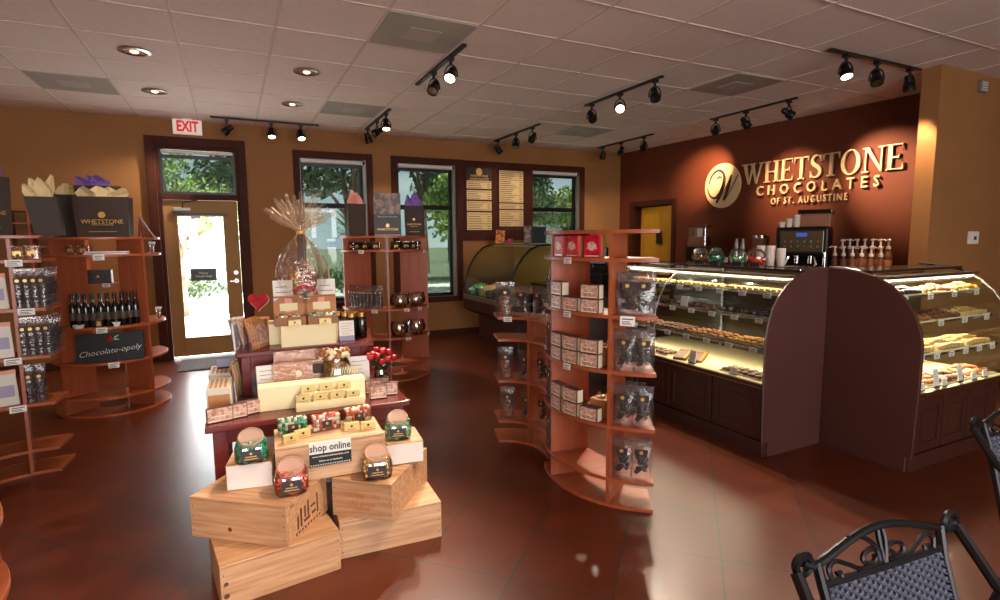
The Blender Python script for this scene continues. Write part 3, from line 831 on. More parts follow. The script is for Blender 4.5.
# --- S unit, convex half: red boxes, patterned boxes, pouches
redp = None
for i,a in enumerate((176,188.5,202)):
    p = pol(CV,.565,a); lab = '%s red chocolate box on the shelf under the top of S unit' % nth(i,3)
    if redp is None:
        redp = make_sbox('red_chocolate_box',lab,(p[0],p[1],zl(5)),R(a)+PI/2,'red boxes under the top board',.10,.05,.118,'box_red','box_red','kraft')
        b = MB(); n = 24; b.prism([(.028*math.cos(2*PI*i/n),.062+.024*math.sin(2*PI*i/n)) for i in range(n)],-.0285,-.0266,'y')
        b.build('white_emblem','box_pattern',redp)
    else: dup(redp,(p[0],p[1],zl(5)),R(a)+PI/2,lab)
def boxcol(c, a, lev, n, r, where, dz=.078, r2=None):
    for k in range(n):
        lab = 'patterned box, %s, %s' % ('alone' if n == 1 else ('top of its stack' if k == n-1 else 'bottom of its stack'), where)
        sbox(c, r, a, zl(lev)+k*dz, lab, 'small patterned chocolate boxes')
for lev, cols in ((4,((177,2),(189.5,1),(202,2))),(3,((177,2),(189.5,2),(202,2))),(2,((177,2),(189.5,2),(202,1)))):
    for j,(a,n_) in enumerate(cols): boxcol(CV,a,lev,n_,.585,'%s column on %s of S unit' % (nth(j,3),LVN[lev]))
# loose kraft boxes lying behind the third column
kb_ = None
for lev in (2,3):
    p = pol(CV,.47,203); lab = 'brown carton with gold ribbon behind the small boxes, %s of S unit' % LVN[lev]
    if kb_ is None:
        kb_ = thing('ribboned_carton',lab,'box',(p[0],p[1],zl(lev)),R(203)+PI/2); MB().box(-.06,.06,-.045,.045,0,.10).build('carton','kraft',kb_,bevel=.003)
        MB().ball((0,0,.108),.02,n=8,sz=.5).tube([(-.04,0,.105),(-.02,0,.13),(0,0,.108),(.02,0,.13),(.04,0,.105)],.004,n=6).build('ribbon','gold',kb_,smooth=True)
    else: dup(kb_,(p[0],p[1],zl(lev)),R(203)+PI/2,lab)
for lev in (5,4,3,2):
    if lev > 2: ring_tag(CV,.612,188,LV[lev],'white price tag on the left bay edge of S unit, %s' % LVN[lev])
ring_tag(CV,.612,222,LV[4],'large white price tag under the pouches on the fourth shelf up of S unit',w=.075,h=.05)
for lev in (4,3,2,1):
    zz = zl(lev); w_ = 'on %s, right bay of S unit' % LVN[lev]
    if lev in (4,):
        p = pol(CV,.545,225); pouch('two',(p[0],p[1],zz),R(225)+PI/2,'wide clear pouch of chocolates '+w_,'pouches in the open right bay')
        p = pol(CV,.46,225); pouch('two',(p[0],p[1],zz),R(225)+PI/2,'wide clear pouch behind another '+w_,'pouches in the open right bay')
    else:
        for j,a in enumerate((219.6,229.8)):
            p = pol(CV,.55,a); pouch('one',(p[0],p[1],zz),R(a)+PI/2,'%s clear pouch of dark sweets %s' % (('left','right')[j],w_),'pouches in the open right bay')
        if lev in (2,3):
            p = pol(CV,.47,225); pouch('one',(p[0],p[1],zz),R(225)+PI/2,'clear pouch behind the front pair '+w_,'pouches in the open right bay')
# left bay seen edge on, between the joint and the first divider
for lev in (4,3,2,1):
    for j,(a,r_) in enumerate(((155,.57),(162.5,.57))):
        p = pol(CV,r_,a); pouch('slim',(p[0],p[1],zl(lev)),R(a)+PI/2,'%s slim pouch in narrow left bay of S unit, %s' % (('left','right')[j],LVN[lev]),'slim pouches in the narrow bay')
# concave half
def cpol(r,a): return pol(CC,r,a)
for lev,ang in (('t',(62,42,19,-6)),(2,(62,38,14,-8)),(1,(60,36,12,-10))):
    zz = (.885+TB) if lev == 't' else zl(lev)
    for j,a in enumerate(ang):
        p = cpol(.35,a)
        pouch('one' if (j+len(ang)) % 4 else 'pack',(p[0],p[1],zz),R(a)-PI/2,'%s clear sweet pouch on the %s of low curved unit' % (nth(j,len(ang)),'top' if lev == 't' else LVN[lev]),'pouches on the low curved unit',sc=(1.1,1,1) if lev == 't' else (.9,1,.95))
ring_tag(CC,.275,58,.885,'white price tag below the pouches on top of low curved unit',out=-1)
ring_tag(CC,.275,-20,.73,'white price tag on the low curved unit beside the tall S unit',out=-1)

# --- centre rear unit
def bag(label, loc, rz, w, d, h, tissue='tissue_cream', logo=True, group='brown paper gift bags', lean=0):
    t = thing('gift_bag', label, 'gift bag', loc, rz, group)
    b = MB(); g_ = .35*d
    # body open at the top, slight taper, creased gusset
    vs = []
    for z,k in ((0,.92),(h*.5,.97),(h,1.)):
        for (x,y) in ((-w/2,-d/2),(w/2,-d/2),(w/2-g_*z/h*.5,0),(w/2,d/2),(-w/2,d/2),(-w/2+g_*z/h*.5,0)):
            vs.append((x*k+lean*z,y*(.95+.05*z/h),z))
    fs = [(0,5,4,3,2,1)]
    for r_ in range(2):
        for i in range(6): fs.append((r_*6+i,r_*6+(i+1)%6,(r_+1)*6+(i+1)%6,(r_+1)*6+i))
    b.add(vs,fs); b.add([(p[0]*.99,p[1]*.98,h*.9) for p in vs[12:]],[(0,1,2,3,4,5)])
    b.build('paper_bag','bag_brown',t)
    if tissue:
        rnd = random.Random(int(abs(loc[0]*1000)+loc[2]*100)); c = MB()
        for q in range(9):
            cx = rnd.uniform(-.26,.26)*w+lean*h; y0 = rnd.uniform(-.3,.3)*d; a = w*rnd.uniform(.14,.22); pk = rnd.uniform(.04,.11) if w > .25 else rnd.uniform(.06,.15)
            sk = rnd.uniform(-.3,.3)*w; y1 = y0+rnd.uniform(-.25,.25)*d
            P_ = [(cx-a,y0,h*.88),(cx,y0+.01,h*.88),(cx+a,y0,h*.88),(cx+a*1.25+sk*.5,y1,h+pk*.35),(cx+a*.4+sk,y1-.012,h+pk*.9),(cx-a*.2+sk,y1+.012,h+pk*rnd.uniform(.7,1.1)),(cx-a*1.25+sk*.4,y1,h+pk*.3),(cx+sk*.4,y0+.02,h+pk*.25)]
            c.add(P_,[(0,1,7,6),(1,2,3,7),(7,3,4),(7,4,5),(7,5,6)])
        c.build('tissue_paper',tissue,t)
    if logo:
        e1 = emblem(t,w*.065,w*.065,-d/2-.0015,-d/2-.0035,'gold','bag_brown',z=h*.55,detail=False)
        text('lettering','WHETSTONE',w*.125,'gold',t,(0,-d/2-.0015,h*.38)); text('lettering','CHOCOLATES',w*.06,'gold',t,(0,-d/2-.0015,h*.31))
        MB().box(-w*.25,w*.25,-d/2-.002,-d/2-.0005,h*.13,h*.14).build('gold_line','gold',t)
    return t
zt = 1.46+TB
bag('brown gift bag with pink tissue on the round unit below the middle windows',(1.13,5.62,zt),R(12),.19,.10,.32,'tissue_pink',False)
bag('brown gift bag with purple tissue and small gold logo on the middle round unit',(1.745,5.62,zt),R(-22),.20,.10,.31,'tissue_purple')
po = thing('poster_stand','upright card with chocolate photograph over grey text panel between two gift bags','poster',(1.44,5.55,zt),R(-14))
MB().box(-.135,.135,-.006,.006,0,.43).build('card','label_dark',po); MB().box(-.134,.134,-.008,-.006,.22,.429).build('photograph','photo_mix',po)
emblem(po,.018,.02,-.006,-.009,'gold','bag_brown',z=.105,detail=False); text('lettering','WHETSTONE',.035,'gold',po,(0,-.007,.065))
text('lettering','Experience the taste',.024,'offwhite',po,(0,-.007,.195))
b = MB(); [b.box(-.128+i*.0172,-.118+i*.0172,-.0075,-.006,.004,.014) for i in range(15)]; b.build('border_dots','offwhite',po)

def pot(name, label, loc, r, h, body, lid, group, cat='jar', seg=16):
    t = thing(name, label, cat, loc, 0, group)
    MB().lathe([(r*.9,0),(r,.004),(r,h*.78),(r*.8,h*.86)],n=seg).build('jar_body',body,t,smooth=True)
    MB().lathe([(r*.82,h*.84),(r*.84,h),(0,h)],n=seg).build('lid',lid,t,smooth=True)
    return t
# upper row: clear tubs of dark sweets
tub = None
def sweet_tub(label, loc, rz, group, w=.11, h=.085, mt='choc'):
    t = thing('sweet_tub', label, 'tub', loc, rz, group)
    c = MB(); rnd = random.Random(5)
    for _ in range(34): c.ball((rnd.uniform(-.42,.42)*w,rnd.uniform(-.3,.3)*w,.012+rnd.random()*h*.68),.013,n=7)
    c.build('sweets',mt,t,smooth=True)
    MB().box(-w/2,w/2,-w*.36,w*.36,0,h).build('clear_box','jar_plastic',t,bevel=.004)
    MB().box(-.02,.02,-w*.36-.002,-w*.36,.02,.05).build('sticker','gold',t)
    return t
T1 = None
for i,a in enumerate((199,213,227,243,272,287,302,318)):
    p = pol(UC,.37,a); lab = '%s clear tub of dark sweets on the upper shelf of middle round unit' % nth(i,8)
    if T1 is None: T1 = sweet_tub(lab,(p[0],p[1],zl(5)),R(a)+PI/2,'tubs on the upper shelf of the middle unit',w=.085)
    else: dup(T1,(p[0],p[1],zl(5)),R(a)+PI/2,lab)
for i,(a) in enumerate((196,202.5,209,215.5,222,228.5,235,241.5,248)):
    p = pol(UC,.41,a); pouch('slim',(p[0],p[1],zl(3)),R(a)+PI/2,'%s slim dark pouch on the waist high shelf of middle round unit' % nth(i,9),'dark slim pouches on the middle unit',sc=(.8,.8,.98))
# glass bowls with wrapped sweets on the middle unit
def bowl(label, loc, r, h, mt, group, zs=.6):
    t = thing('sweet_bowl', label, 'bowl', loc, 0, group)
    MB().lathe([(r*.5,0),(r*.55,.004),(r*.95,h*.3),(r,h*.55),(r*.82,h*.95),(r*.86,h),(r*.80,h*.97),(r*.96,h*.55),(r*.9,h*.3),(r*.5,.008),(0,.008)],n=24).build('glass_bowl','jar_plastic',t,smooth=True)
    c = MB(); rnd = random.Random(int(r*1e4))
    for _ in range(60):
        a = rnd.uniform(0,2*PI); q = r*.8*math.sqrt(rnd.random()); c.ball((q*math.cos(a),q*math.sin(a),.02+rnd.random()*h*zs),r*.14,n=7)
    c.build('wrapped_sweets',mt,t,smooth=True); return t
for i,(a,rr) in enumerate(((278,.36),(313,.36))):
    p = pol(UC,rr,a); bowl('%s glass bowl of caramel sweets, waist high on middle round unit' % ('left','right')[i],(p[0],p[1],zl(3)),.105,.14,'caramel','bowls on the waist high shelf')
for i,(a,rr) in enumerate(((275,.36),(310,.37))):
    p = pol(UC,rr,a); bowl('%s glass bowl of orange sweets, lower shelf of middle round unit' % ('left','right')[i],(p[0],p[1],zl(2)),.10,.15,'caramel','bowls on the lower shelf',.3)
for i,(lev,a) in enumerate(((5,226),(5,318),(3,241),(3,282),(3,303),(3,326),(2,283),(2,326))):
    ring_tag(UC,.455,a,LV[lev],'price tag, %s of middle round unit, %s' % (LVN[lev],('left side','right side','left side','just right of centre post','between the two bowls','far right end','below the left bowl','far right end')[i]))
# --- rear left unit: wine bottles, sign, small goods
wb_ = None; bz = zl(3)
spots = [(240+7.8*i,.385) for i in range(10)]
for i,(a,r_) in enumerate(spots):
    p = pol(UB,r_-.03 if i in (4,5) else r_-.015,a); lab = '%s dark wine bottle in the row left of the exit door' % nth(i,len(spots))
    if wb_ is None:
        wb_ = thing('wine_bottle',lab,'bottle',(p[0],p[1],bz),R(a)+PI/2,'dark wine bottles in a row')
        MB().lathe([(.024,0),(.026,.005),(.026,.155),(.022,.18),(.0115,.205),(.0115,.262),(.013,.264),(.013,.275),(0,.275)],n=16).build('bottle_body','wine_glass',wb_,smooth=True)
        MB().lathe([(.0265,.06),(.0268,.062),(.0268,.118),(.0265,.12)],n=16).build('bottle_label','wine_label',wb_,smooth=True)
        MB().lathe([(.0125,.235),(.0145,.236),(.0145,.277),(0,.278)],n=12).build('capsule','black',wb_,smooth=True)
    else: dup(wb_,(p[0],p[1],bz),R(a)+PI/2,lab)
p = pol(UB,.385,266); pot('spice_jar','short glass jar in front of the wine bottles near the middle',(p[0],p[1]-.012,bz),.02,.10,'jar_plastic','gold',None) if 0 else None
# gravy dish and butter dish in front
p = pol(UB,.395,246)
bd_ = thing('white_dish','small white bowl in front of the wine bottles','bowl',(p[0]-.01,p[1]-.03,bz) if 0 else (-1.175,5.385,bz))
bd_.location = (-1.150,5.392+.0,bz)
bpt = pol(UB,.405,291)
sign_ = thing('slate_sign','black slate sign with cream script lettering and a red rose, below the wine bottles','sign',(-.955,5.435,zl(2)),0)
MB().at(0,0,0,0,R(-8)).box(-.235,.235,-.008,.0,.0,.235).build('slate','slate',sign_,bevel=.002)
o = text('lettering','Chocolate-opoly',.064,'white_plastic',sign_,(0,-.022,.09),rot=(PI/2-R(8),R(-6),0),shear=.35,bold=-.001)
rs = MB().at(0,0,0,0,R(-8))
for k in range(5): rs.ball((.0+.012*math.cos(k*1.256),-.012,.185+.012*math.sin(k*1.256)),.014,n=8,sz=.8)
rs.build('painted_rose','rose_red',sign_,smooth=True); MB().at(0,0,0,0,R(-8)).prism([(.02,.185),(.055,.20),(.065,.215),(.04,.205)],-.012,-.008,'y').prism([(.02,.18),(.05,.17),(.07,.178),(.045,.186)],-.012,-.008,'y').build('painted_leaf','foil_mint',sign_)
MB().lathe([(.026,0),(.034,.004),(.04,.03),(.037,.03),(.032,.008),(0,.006)],n=20).build('dish','white_plastic',bd_,smooth=True)
bd_.location = (-1.14,5.372,bz)
gv = thing('sauce_boat','white square dish with pointed lip in front of the wine bottles','dish',(-.885,5.367,bz),R(10))
gb = MB(); gb.taper(.03,.025,.055,.04,0,.036).add([(-.04,-.012,.045),(-.02,-.02,.036),(-.02,.02,.036)],[(0,1,2)]); gb.build('dish','white_plastic',gv)
oj = thing('oil_flask','small glass flask with gold label in front of the wine bottles','bottle',(-1.005,5.362,bz))
MB().lathe([(.016,0),(.018,.004),(.018,.06),(.007,.085),(.007,.115),(.009,.118),(0,.118)],n=14).build('flask','jar_plastic',oj,smooth=True); MB().lathe([(.0183,.015),(.0185,.016),(.0185,.05),(.0183,.051)],n=14).build('flask_label','gold',oj)
for i,(lev,a) in enumerate(((5,275),(3,272),(2,280))): ring_tag(UB,.42,a,LV[lev],'white price tag on the wine shelf unit, %s' % LVN[lev],w=.075,h=.045)
# goods under the top board of the rear left unit
for i,a in enumerate((243,258)):
    p = pol(UB,.33,a); t_ = sweet_tub('%s cellophane tub under the large gift bag, rear left unit' % ('left','right')[i],(p[0],p[1],zl(5)),R(a)+PI/2,'tubs below the large gift bag',.09,.075,'caramel')
fl_ = thing('brochure_stack','stack of white and purple brochures on the rear left unit','brochures',(-.91,5.43,zl(5)))
for k,(m_,w_) in enumerate((('tag_white',.20),('lavender',.19),('tag_white',.195))): MB().at(0,0,.008*k,R(4*k-3)).box(-w_,w_*.5,-.07,.07,0,.008).build('brochure',m_,fl_)
fl_.location = (-.87,5.46,zl(5))
sh = thing('display_ledge','narrow wooden ledge with dark gift boxes at the back of wine shelf unit','shelf',(-1.04,5.93,0))
MB().box(-.19,.12,-.05,.05,1.06,1.075).box(-.19,-.175,-.05,.05,0,1.06).box(.105,.12,-.05,.05,0,1.06).build('ledge','cherry_flat',sh)
gbx = thing('gift_box','dark patterned gift box on the ledge above the wine bottles','box',(-1.08,5.93,1.075))
MB().box(-.13,.10,-.045,.045,0,.12).build('carton','choc',gbx,bevel=.004); MB().ball((0,-.045,.06),.012,n=8).build('seal','gold',gbx)
price_tag((-1.02,5.878,1.075),0,'white price tag on the ledge above the wine bottles')
bp_ = thing('folded_boards','tan wooden boards leaning behind the wine bottles','board',(-.84,5.62,bz))
MB().at(0,0,0,R(-20),R(-5)).box(-.05,.0,0,.012,0,.42).box(.01,.05,.014,.026,0,.36).build('board','cherry',bp_)
MB().box(-.1,.0,0,.01,0,.01) if 0 else None
# small things on the right-hand lips
for i,(lev,a) in enumerate(((5,-8),(3,2))):
    p = pol(UB,.37,a); t_ = thing('spice_packet','clear packet with white clip on the right lip of wine shelf unit, %s' % LVN[lev],'packet',(p[0],p[1],zl(lev)),R(80))
    MB().box(-.03,.03,-.015,.015,0,.095).build('packet','pouch_film',t_,bevel=.003); MB().box(-.02,.02,-.008,.008,.004,.07).build('filling','caramel',t_); MB().box(-.03,.03,-.018,.018,.08,.1).build('clip','tag_white',t_)
bag('large brown gift bag with cream and purple tissue, gold logo, left of the exit door',(-.925,5.50,zt),R(-6),.385,.14,.325,'tissue_cream')
bag('brown gift bag standing behind the large logo bag, purple tissue',(-.98,5.72,zt),R(-4),.33,.12,.43,'tissue_purple',False)
es = thing('plate_easel','small folding wooden easel at the right end of top board left of the exit door','easel',(-.665,5.60,zt),R(20))
MB().tube([(-.05,-.02,0),(-.03,.0,.16)],.008,n=6).tube([(.06,-.03,0),(-.03,0,.17)],.009,n=6).tube([(.0,.07,0),(-.03,0,.16)],.006,n=6).box(-.05,.05,-.035,-.02,.04,.052).build('easel_frame','mahogany',es)
# --- near left unit
bag('tilted brown gift bag with cream tissue on the tall left shelf unit',(-1.015,4.33,zt+.006),R(6),.155,.10,.235,'tissue_cream',False,lean=-.12)
bag('large brown gift bag with purple tissue at the left picture edge',(-1.30,4.20,zt+.006),R(35),.26,.12,.34,'tissue_purple')
bag('tall brown gift bag with cream tissue farther back, left wall side',(-1.58,6.9,1.10) if 0 else (-1.19,5.86,zt),R(8),.26,.12,.36,'tissue_cream',False)
for lev,n_ in ((4,7),(3,7),(2,2)):
    for i in range(n_):
        a = 100.5-i*2.3*1.9 if n_ > 2 else 100-i*6
        rr = .515 if i < 4 else .515+(i-3)*.055
        if i >= 4: a = 87.6
        p = pol(UL,rr,a)
        rz = R(a)-PI/2
        pouch('slim',(p[0],p[1],zl(lev)),rz,'%s slim dark sweet pouch on the %s of tall left unit' % (nth(i,n_),LVN[lev]),'dark slim pouches on the tall left unit')
for lev in (5,4):
    for i,a in enumerate((99.5,92)):
        if lev == 5: p = pol(UL,.55,a); sweet_tub('%s clear tub of sweets right under the top board of tall left unit' % ('left','right')[i],(p[0],p[1],zl(5)),R(a)-PI/2,'tubs on the tall left unit',.07,.085,'caramel')
for lev,a in ((5,101),(4,97),(3,107),(2,107)):
    ring_tag(UL,.49,a,LV[lev],'white price tag on tall left unit, %s' % LVN[lev],out=-1,w=.08,h=.04)
cp_ = None
for lev in (4,3,2):
    p = pol(UL,.56,112.5); lab = 'white and pink coffee packet on the %s of tall left unit' % LVN[lev]
    if cp_ is None:
        cp_ = thing('coffee_packet',lab,'packet',(p[0],p[1],zl(lev)),R(112.5)-PI/2,'white packets on the tall left unit')
        MB().taper(.13,.07,.12,.02,0,.20).build('packet','box_pattern' if 0 else 'offwhite',cp_,bevel=.006); MB().at(0,0,0,0,R(-7)).box(-.045,.045,-.040,-.036,.05,.12).build('packet_label','lavender',cp_); MB().box(-.06,.06,-.012,.012,.19,.215).build('folded_top','tissue_pink',cp_)
    else: dup(cp_,(p[0],p[1],zl(lev)),R(112.5)-PI/2,lab)
# bottom left edge unit: green foil sweets bowl
for i,(lev,a) in enumerate(((2,18),(2,-3))):
    p = pol(UE,.42,a); bowl('%s bowl of green foil sweets at the bottom left picture edge' % ('far','near')[i],(p[0],p[1],zl(lev)),.06,.12,'foil_green','green foil bowls',.8)
# ------------------------------------------------------------------ centre display: crates, tables, sweets
def crate(label, cx, cy, z, w, d, h, rz, m='pine', mark=None, group=None, open_top=False):
    """wooden crate, front long side faces local -y; boards, corner joints, lid with slight gap"""
    t = thing('wooden_crate', label, 'crate', (cx,cy,z), rz, group); k = .012
    MB().box(-w/2,w/2,-d/2,-d/2+k,0,h-.012).build('front_board',m,t,bevel=.0015)
    MB().box(-w/2,w/2,d/2-k,d/2,0,h-.012).build('back_board',m,t,bevel=.0015)
    for s in (-1,1): MB().box(min(s*w/2,s*(w/2-k)),max(s*w/2,s*(w/2-k)),-d/2+k,d/2-k,0,h-.012).build('end_board',m,t,bevel=.0015)
    MB().box(-w/2+k,w/2-k,-d/2+k,d/2-k,0,.01).build('bottom_board',m,t)
    lid = MB().box(-w/2,w/2,-d/2,d/2,h-.010,h).box(-w/2+.02,w/2-.02,-d/2+.03,-d/2+.05,h-.014,h-.010).build('lid',m,t,bevel=.0015)
    nb = MB()
    for sx in (-1,1):
        for zz in (.03,h*.5,h-.04): nb.cyl((sx*(w/2-.012),-d/2-.0012,zz),(sx*(w/2-.012),-d/2,zz),.0025,n=6)
    nb.build('nail','dark_metal',t)
    return t
def cr_from(p0, p1, w=None, d=.33):
    """front edge from p0 (left) to p1 (right)"""
    dx, dy = p1[0]-p0[0], p1[1]-p0[1]; L_ = math.hypot(dx,dy); a = math.atan2(dy,dx)
    if w: dx, dy = dx/L_*w, dy/L_*w; L_ = w
    nx, ny = -math.sin(a), math.cos(a)
    return ((p0[0]+dx/2+nx*d/2, p0[1]+dy/2+ny*d/2), L_, a)
(c,L_,a) = cr_from((-.114,2.278),(.355,2.347))
k1 = crate('pale wooden crate on the floor, bottom left of the pile',c[0],c[1],0,L_,.33,.179,a,'pine')
b = MB(); [b.cyl((-L_/2+.02,-.1651,z),(-L_/2+.02,-.164,z),r_,n=12) for z,r_ in ((.05,.011),(.10,.009))]; b.build('knot','box_brown',k1)
(c,L_,a) = cr_from((.364,2.404),(.842,2.380))
crate('pale wooden crate on the floor, bottom right of the pile',c[0],c[1],0,L_,.30,.179,a,'pine_pale')
(c,L_,a) = cr_from((-.223,2.585),(.138,2.302),d=.32)
k3 = crate('upper left wooden crate turned at an angle, printed end facing the gap',c[0],c[1],.180,L_,.32,.179,a,'pine')
o = MB(); hx = L_/2
for (y0_,z0_,w_,h_) in ((-.085,.035,.012,.06),(-.06,.035,.012,.085),(-.035,.045,.05,.012),(-.03,.065,.012,.05),(-.005,.06,.012,.07),(.03,.05,.03,.012),(.02,.085,.04,.01),(.07,.04,.01,.09)):
    o.box(hx,hx+.001,y0_,y0_+w_,z0_,z0_+h_)
for i in range(9): o.box(hx,hx+.001,-.10+i*.023,-.087+i*.023,.015,.026)
for i in range(3): o.box(hx,hx+.001,-.13+i*.01,-.124+i*.01,.155,.163)
o.build('stencil_print','box_brown',k3)
MB().cyl((-.04,-.1605,.05),(-.04,-.1595,.05),.010,n=12).build('knot','box_brown',k3)
(c,L_,a) = cr_from((.352,2.498),(.582,2.312),d=.445)
k4 = crate('upper right wooden crate turned at an angle, printed end facing forward',c[0],c[1],.180,L_,.445,.175,a,'pine')
text('stencil_lettering','GRAND VIN',.032,'kraft',k4,(0,-.2235,.105)); text('stencil_lettering','Chateau\nMARGAUX',.03,'kraft_dark',k4,(0,-.2235,.06)) if 0 else text('stencil_lettering','CRU CLASSE\nMEDOC',.024,'kraft',k4,(0,-.2235,.055))
kt = crate('top wooden crate carrying the SHOP ONLINE card, above the angled pair',.366,2.635,.361,.480,.27,.172,R(-3),'pine_pale')
sc_ = thing('shop_card','white and black card reading shop online, fixed to the top crate','sign',(.366+.0,2.496,.40),R(-3))
sc_.location = (.352,2.4985,.424)
MB().box(-.092,.092,-.003,0,.0,.112).build('card','tag_white',sc_); MB().box(-.092,.092,-.0036,-.003,.0,.058).build('black_band','black',sc_)
text('lettering','shop online',.046,'black',sc_,(0,-.0035,.084),bold=.0006,sx=.84); text('lettering','www.whetstonechocolates.com',.0125,'tag_white',sc_,(0,-.0042,.046)); text('lettering','follow us on facebook',.0115,'tag_white',sc_,(.0,-.0042,.024))
b = MB(); [b.box(-.088+i*.0105,-.083+i*.0105,-.0042,-.0036,.004,.009) for i in range(17)]; b.build('border_dots','tag_white',sc_)
def riser(label, cx, cy, z, w, d, h, rz):
    t = thing('white_riser', label, 'riser block', (cx,cy,z), rz)
    MB().box(-w/2,w/2,-d/2,d/2,0,h-.004).build('block','riser_white',t,bevel=.002)
    MB().box(-w/2,w/2,-d/2,d/2,h-.004,h).build('top_sheet','pine_pale',t); return t
riser('white block under the green jar, left of the top crate',.030,2.642,.361,.185,.19,.112,R(-14) if 0 else R(-10))
riser('white block under the green jar, right of the top crate',.712,2.600,.361,.175,.21,.104,R(-6))
def candy_jar(label, loc, rz, foil, s=1.):
    t = thing('candy_jar', label, 'jar', loc, rz, 'squat glass jars of foil sweets')
    t.scale = (s,s,s)
    MB().lathe([(.050,0),(.064,.006),(.071,.03),(.072,.07),(.062,.100),(.050,.110)],n=32,sq=5,sy=.86).build('glass_body','jar_plastic',t,smooth=True)
    c = MB(); rnd = random.Random(int(loc[0]*991)+3)
    for _ in range(260):
        a = rnd.uniform(0,2*PI); q = .054*math.sqrt(rnd.uniform(.45,1)); c.ball((q*math.cos(a)*1.12,q*math.sin(a)*.93,.013+rnd.random()*.09),rnd.uniform(.008,.012),n=6,sz=rnd.uniform(.6,1.1))
    c.build('foil_sweets',foil,t)
    T = Matrix.Translation((0,-.004,.106)) @ Matrix.Rotation(R(30),4,'X')
    MB().t(T).lathe([(.046,0),(.050,.002),(.056,.004),(.056,.018),(.053,.022),(.048,.022),(.046,.019),(0,.018)],n=32).build('screw_lid','lid_clear',t,smooth=True)
    MB().box(-.042,.042,-.0645,-.0615,.022,.072).build('jar_label','label_dark',t,bevel=.001)
    MB().cyl((0,-.0655,.058),(0,-.0645,.058),.006,n=14).box(-.024,.024,-.0655,-.0645,.042,.046).box(-.030,.030,-.0655,-.0645,.031,.035).build('label_print','gold',t)
    return t
candy_jar('squat jar of green foil sweets on the left white block',(.028,2.575,.473),R(-4),'foil_green',.95)
candy_jar('squat jar of mint green sweets on the right white block',(.690,2.580,.465),R(-14),'foil_mint',.90)
candy_jar('squat jar of red orange foil sweets on the upper left crate',(.176,2.437,.359),R(-5),'foil_red',.98)
candy_jar('squat jar of golden foil sweets on the upper right crate',(.545,2.430,.355),R(-10),'foil_yellow',.98)

# tables
def table(name, label, x0, x1, y0, y1, z0, z1, inset=.03, lg=.055, x1b=None, x0b=None, shelf=None):
    t = thing(name, label, 'table', ((x0+x1)/2,(y0+y1)/2,z0)); ox, oy = (x0+x1)/2, (y0+y1)/2
    x1b = x1 if x1b is None else x1b; x0b = x0 if x0b is None else x0b; h = z1-z0
    MB().prism([(x0-ox,y0-oy),(x1-ox,y0-oy),(x1b-ox,y1-oy),(x0b-ox,y1-oy)],h-.03,h).build('tabletop','mahogany',t,bevel=.006)
    for X,Y in ((x0+inset,y0+inset),(x1-inset-lg,y0+inset),(x0b+inset,y1-inset-lg),(x1b-inset-lg,y1-inset-lg)):
        MB().box(X-ox,X+lg-ox,Y-oy,Y+lg-oy,0,h-.03).build('leg','mahogany',t,bevel=.004)
    MB().box(x0+inset+lg-ox,x1-inset-lg-ox,y0+inset+.01-oy,y0+inset+.03-oy,h-.10,h-.03).build('apron','mahogany',t)
    MB().box(x0+inset+lg-ox,x1b-inset-lg-ox,y1-inset-.03-oy,y1-inset-.01-oy,h-.10,h-.03).build('apron','mahogany',t)
    return t
table('display_table','low dark red wooden table behind the crates, front tier',-.165,.840,2.862,3.98,0,.56,lg=.065)
table('riser_table','small dark red wooden table standing on the low one, rear tier',-.015,.755,3.330,3.90,.560,.820,inset=.025,lg=.05,x1b=.855,x0b=-.03)
TL, TU = .56, .82
# long cream box with little gold boxes
cbx = thing('long_cream_box','long cream wrapped box across the front of low red table','box',(.352,3.05,TL),R(-2.6))
MB().box(-.272,.272,-.052,.052,0,.125).build('carton','cream_paper',cbx,bevel=.003)
gb_ = None
def goldbox(loc, rz, label, group, w=.070, d=.028, h=.036):
    global gb_
    if gb_ is None:
        gb_ = thing('gold_box',label,'box',loc,rz,group)
        MB().box(-w/2,w/2,-d/2,d/2,0,h).build('carton','foil_gold',gb_,bevel=.0015)
        MB().cyl((0,-d/2-.0012,h*.62),(0,-d/2,h*.62),.006,n=12).build('seal','bag_brown',gb_); MB().box(-w*.3,w*.3,-d/2-.0008,-d/2,h*.2,h*.27).build('print','kraft_dark',gb_)
        return gb_
    return dup(gb_,loc,rz,label,group)
st_ = thing('gold_box_step','cream stepped stand holding the rows of small gold boxes','riser block',(.352,2.955,TL),R(-2.6))
MB().box(-.10,.25,-.04,.04,0,.045).box(-.08,.23,.0,.04,.045,.085).build('step','cream_paper',st_,bevel=.002)
for i in range(4): goldbox((.290+i*.084,2.940-i*.004,TL+.045),R(-2.6),'%s small gold box in the lower row before the cream box' % nth(i,4),'small gold boxes in the lower row')
for i in range(3): goldbox((.318+i*.092,2.972-i*.004,TL+.085),R(-2.6),'%s small gold box in the upper row before the cream box' % nth(i,3),'small gold boxes in the upper row')
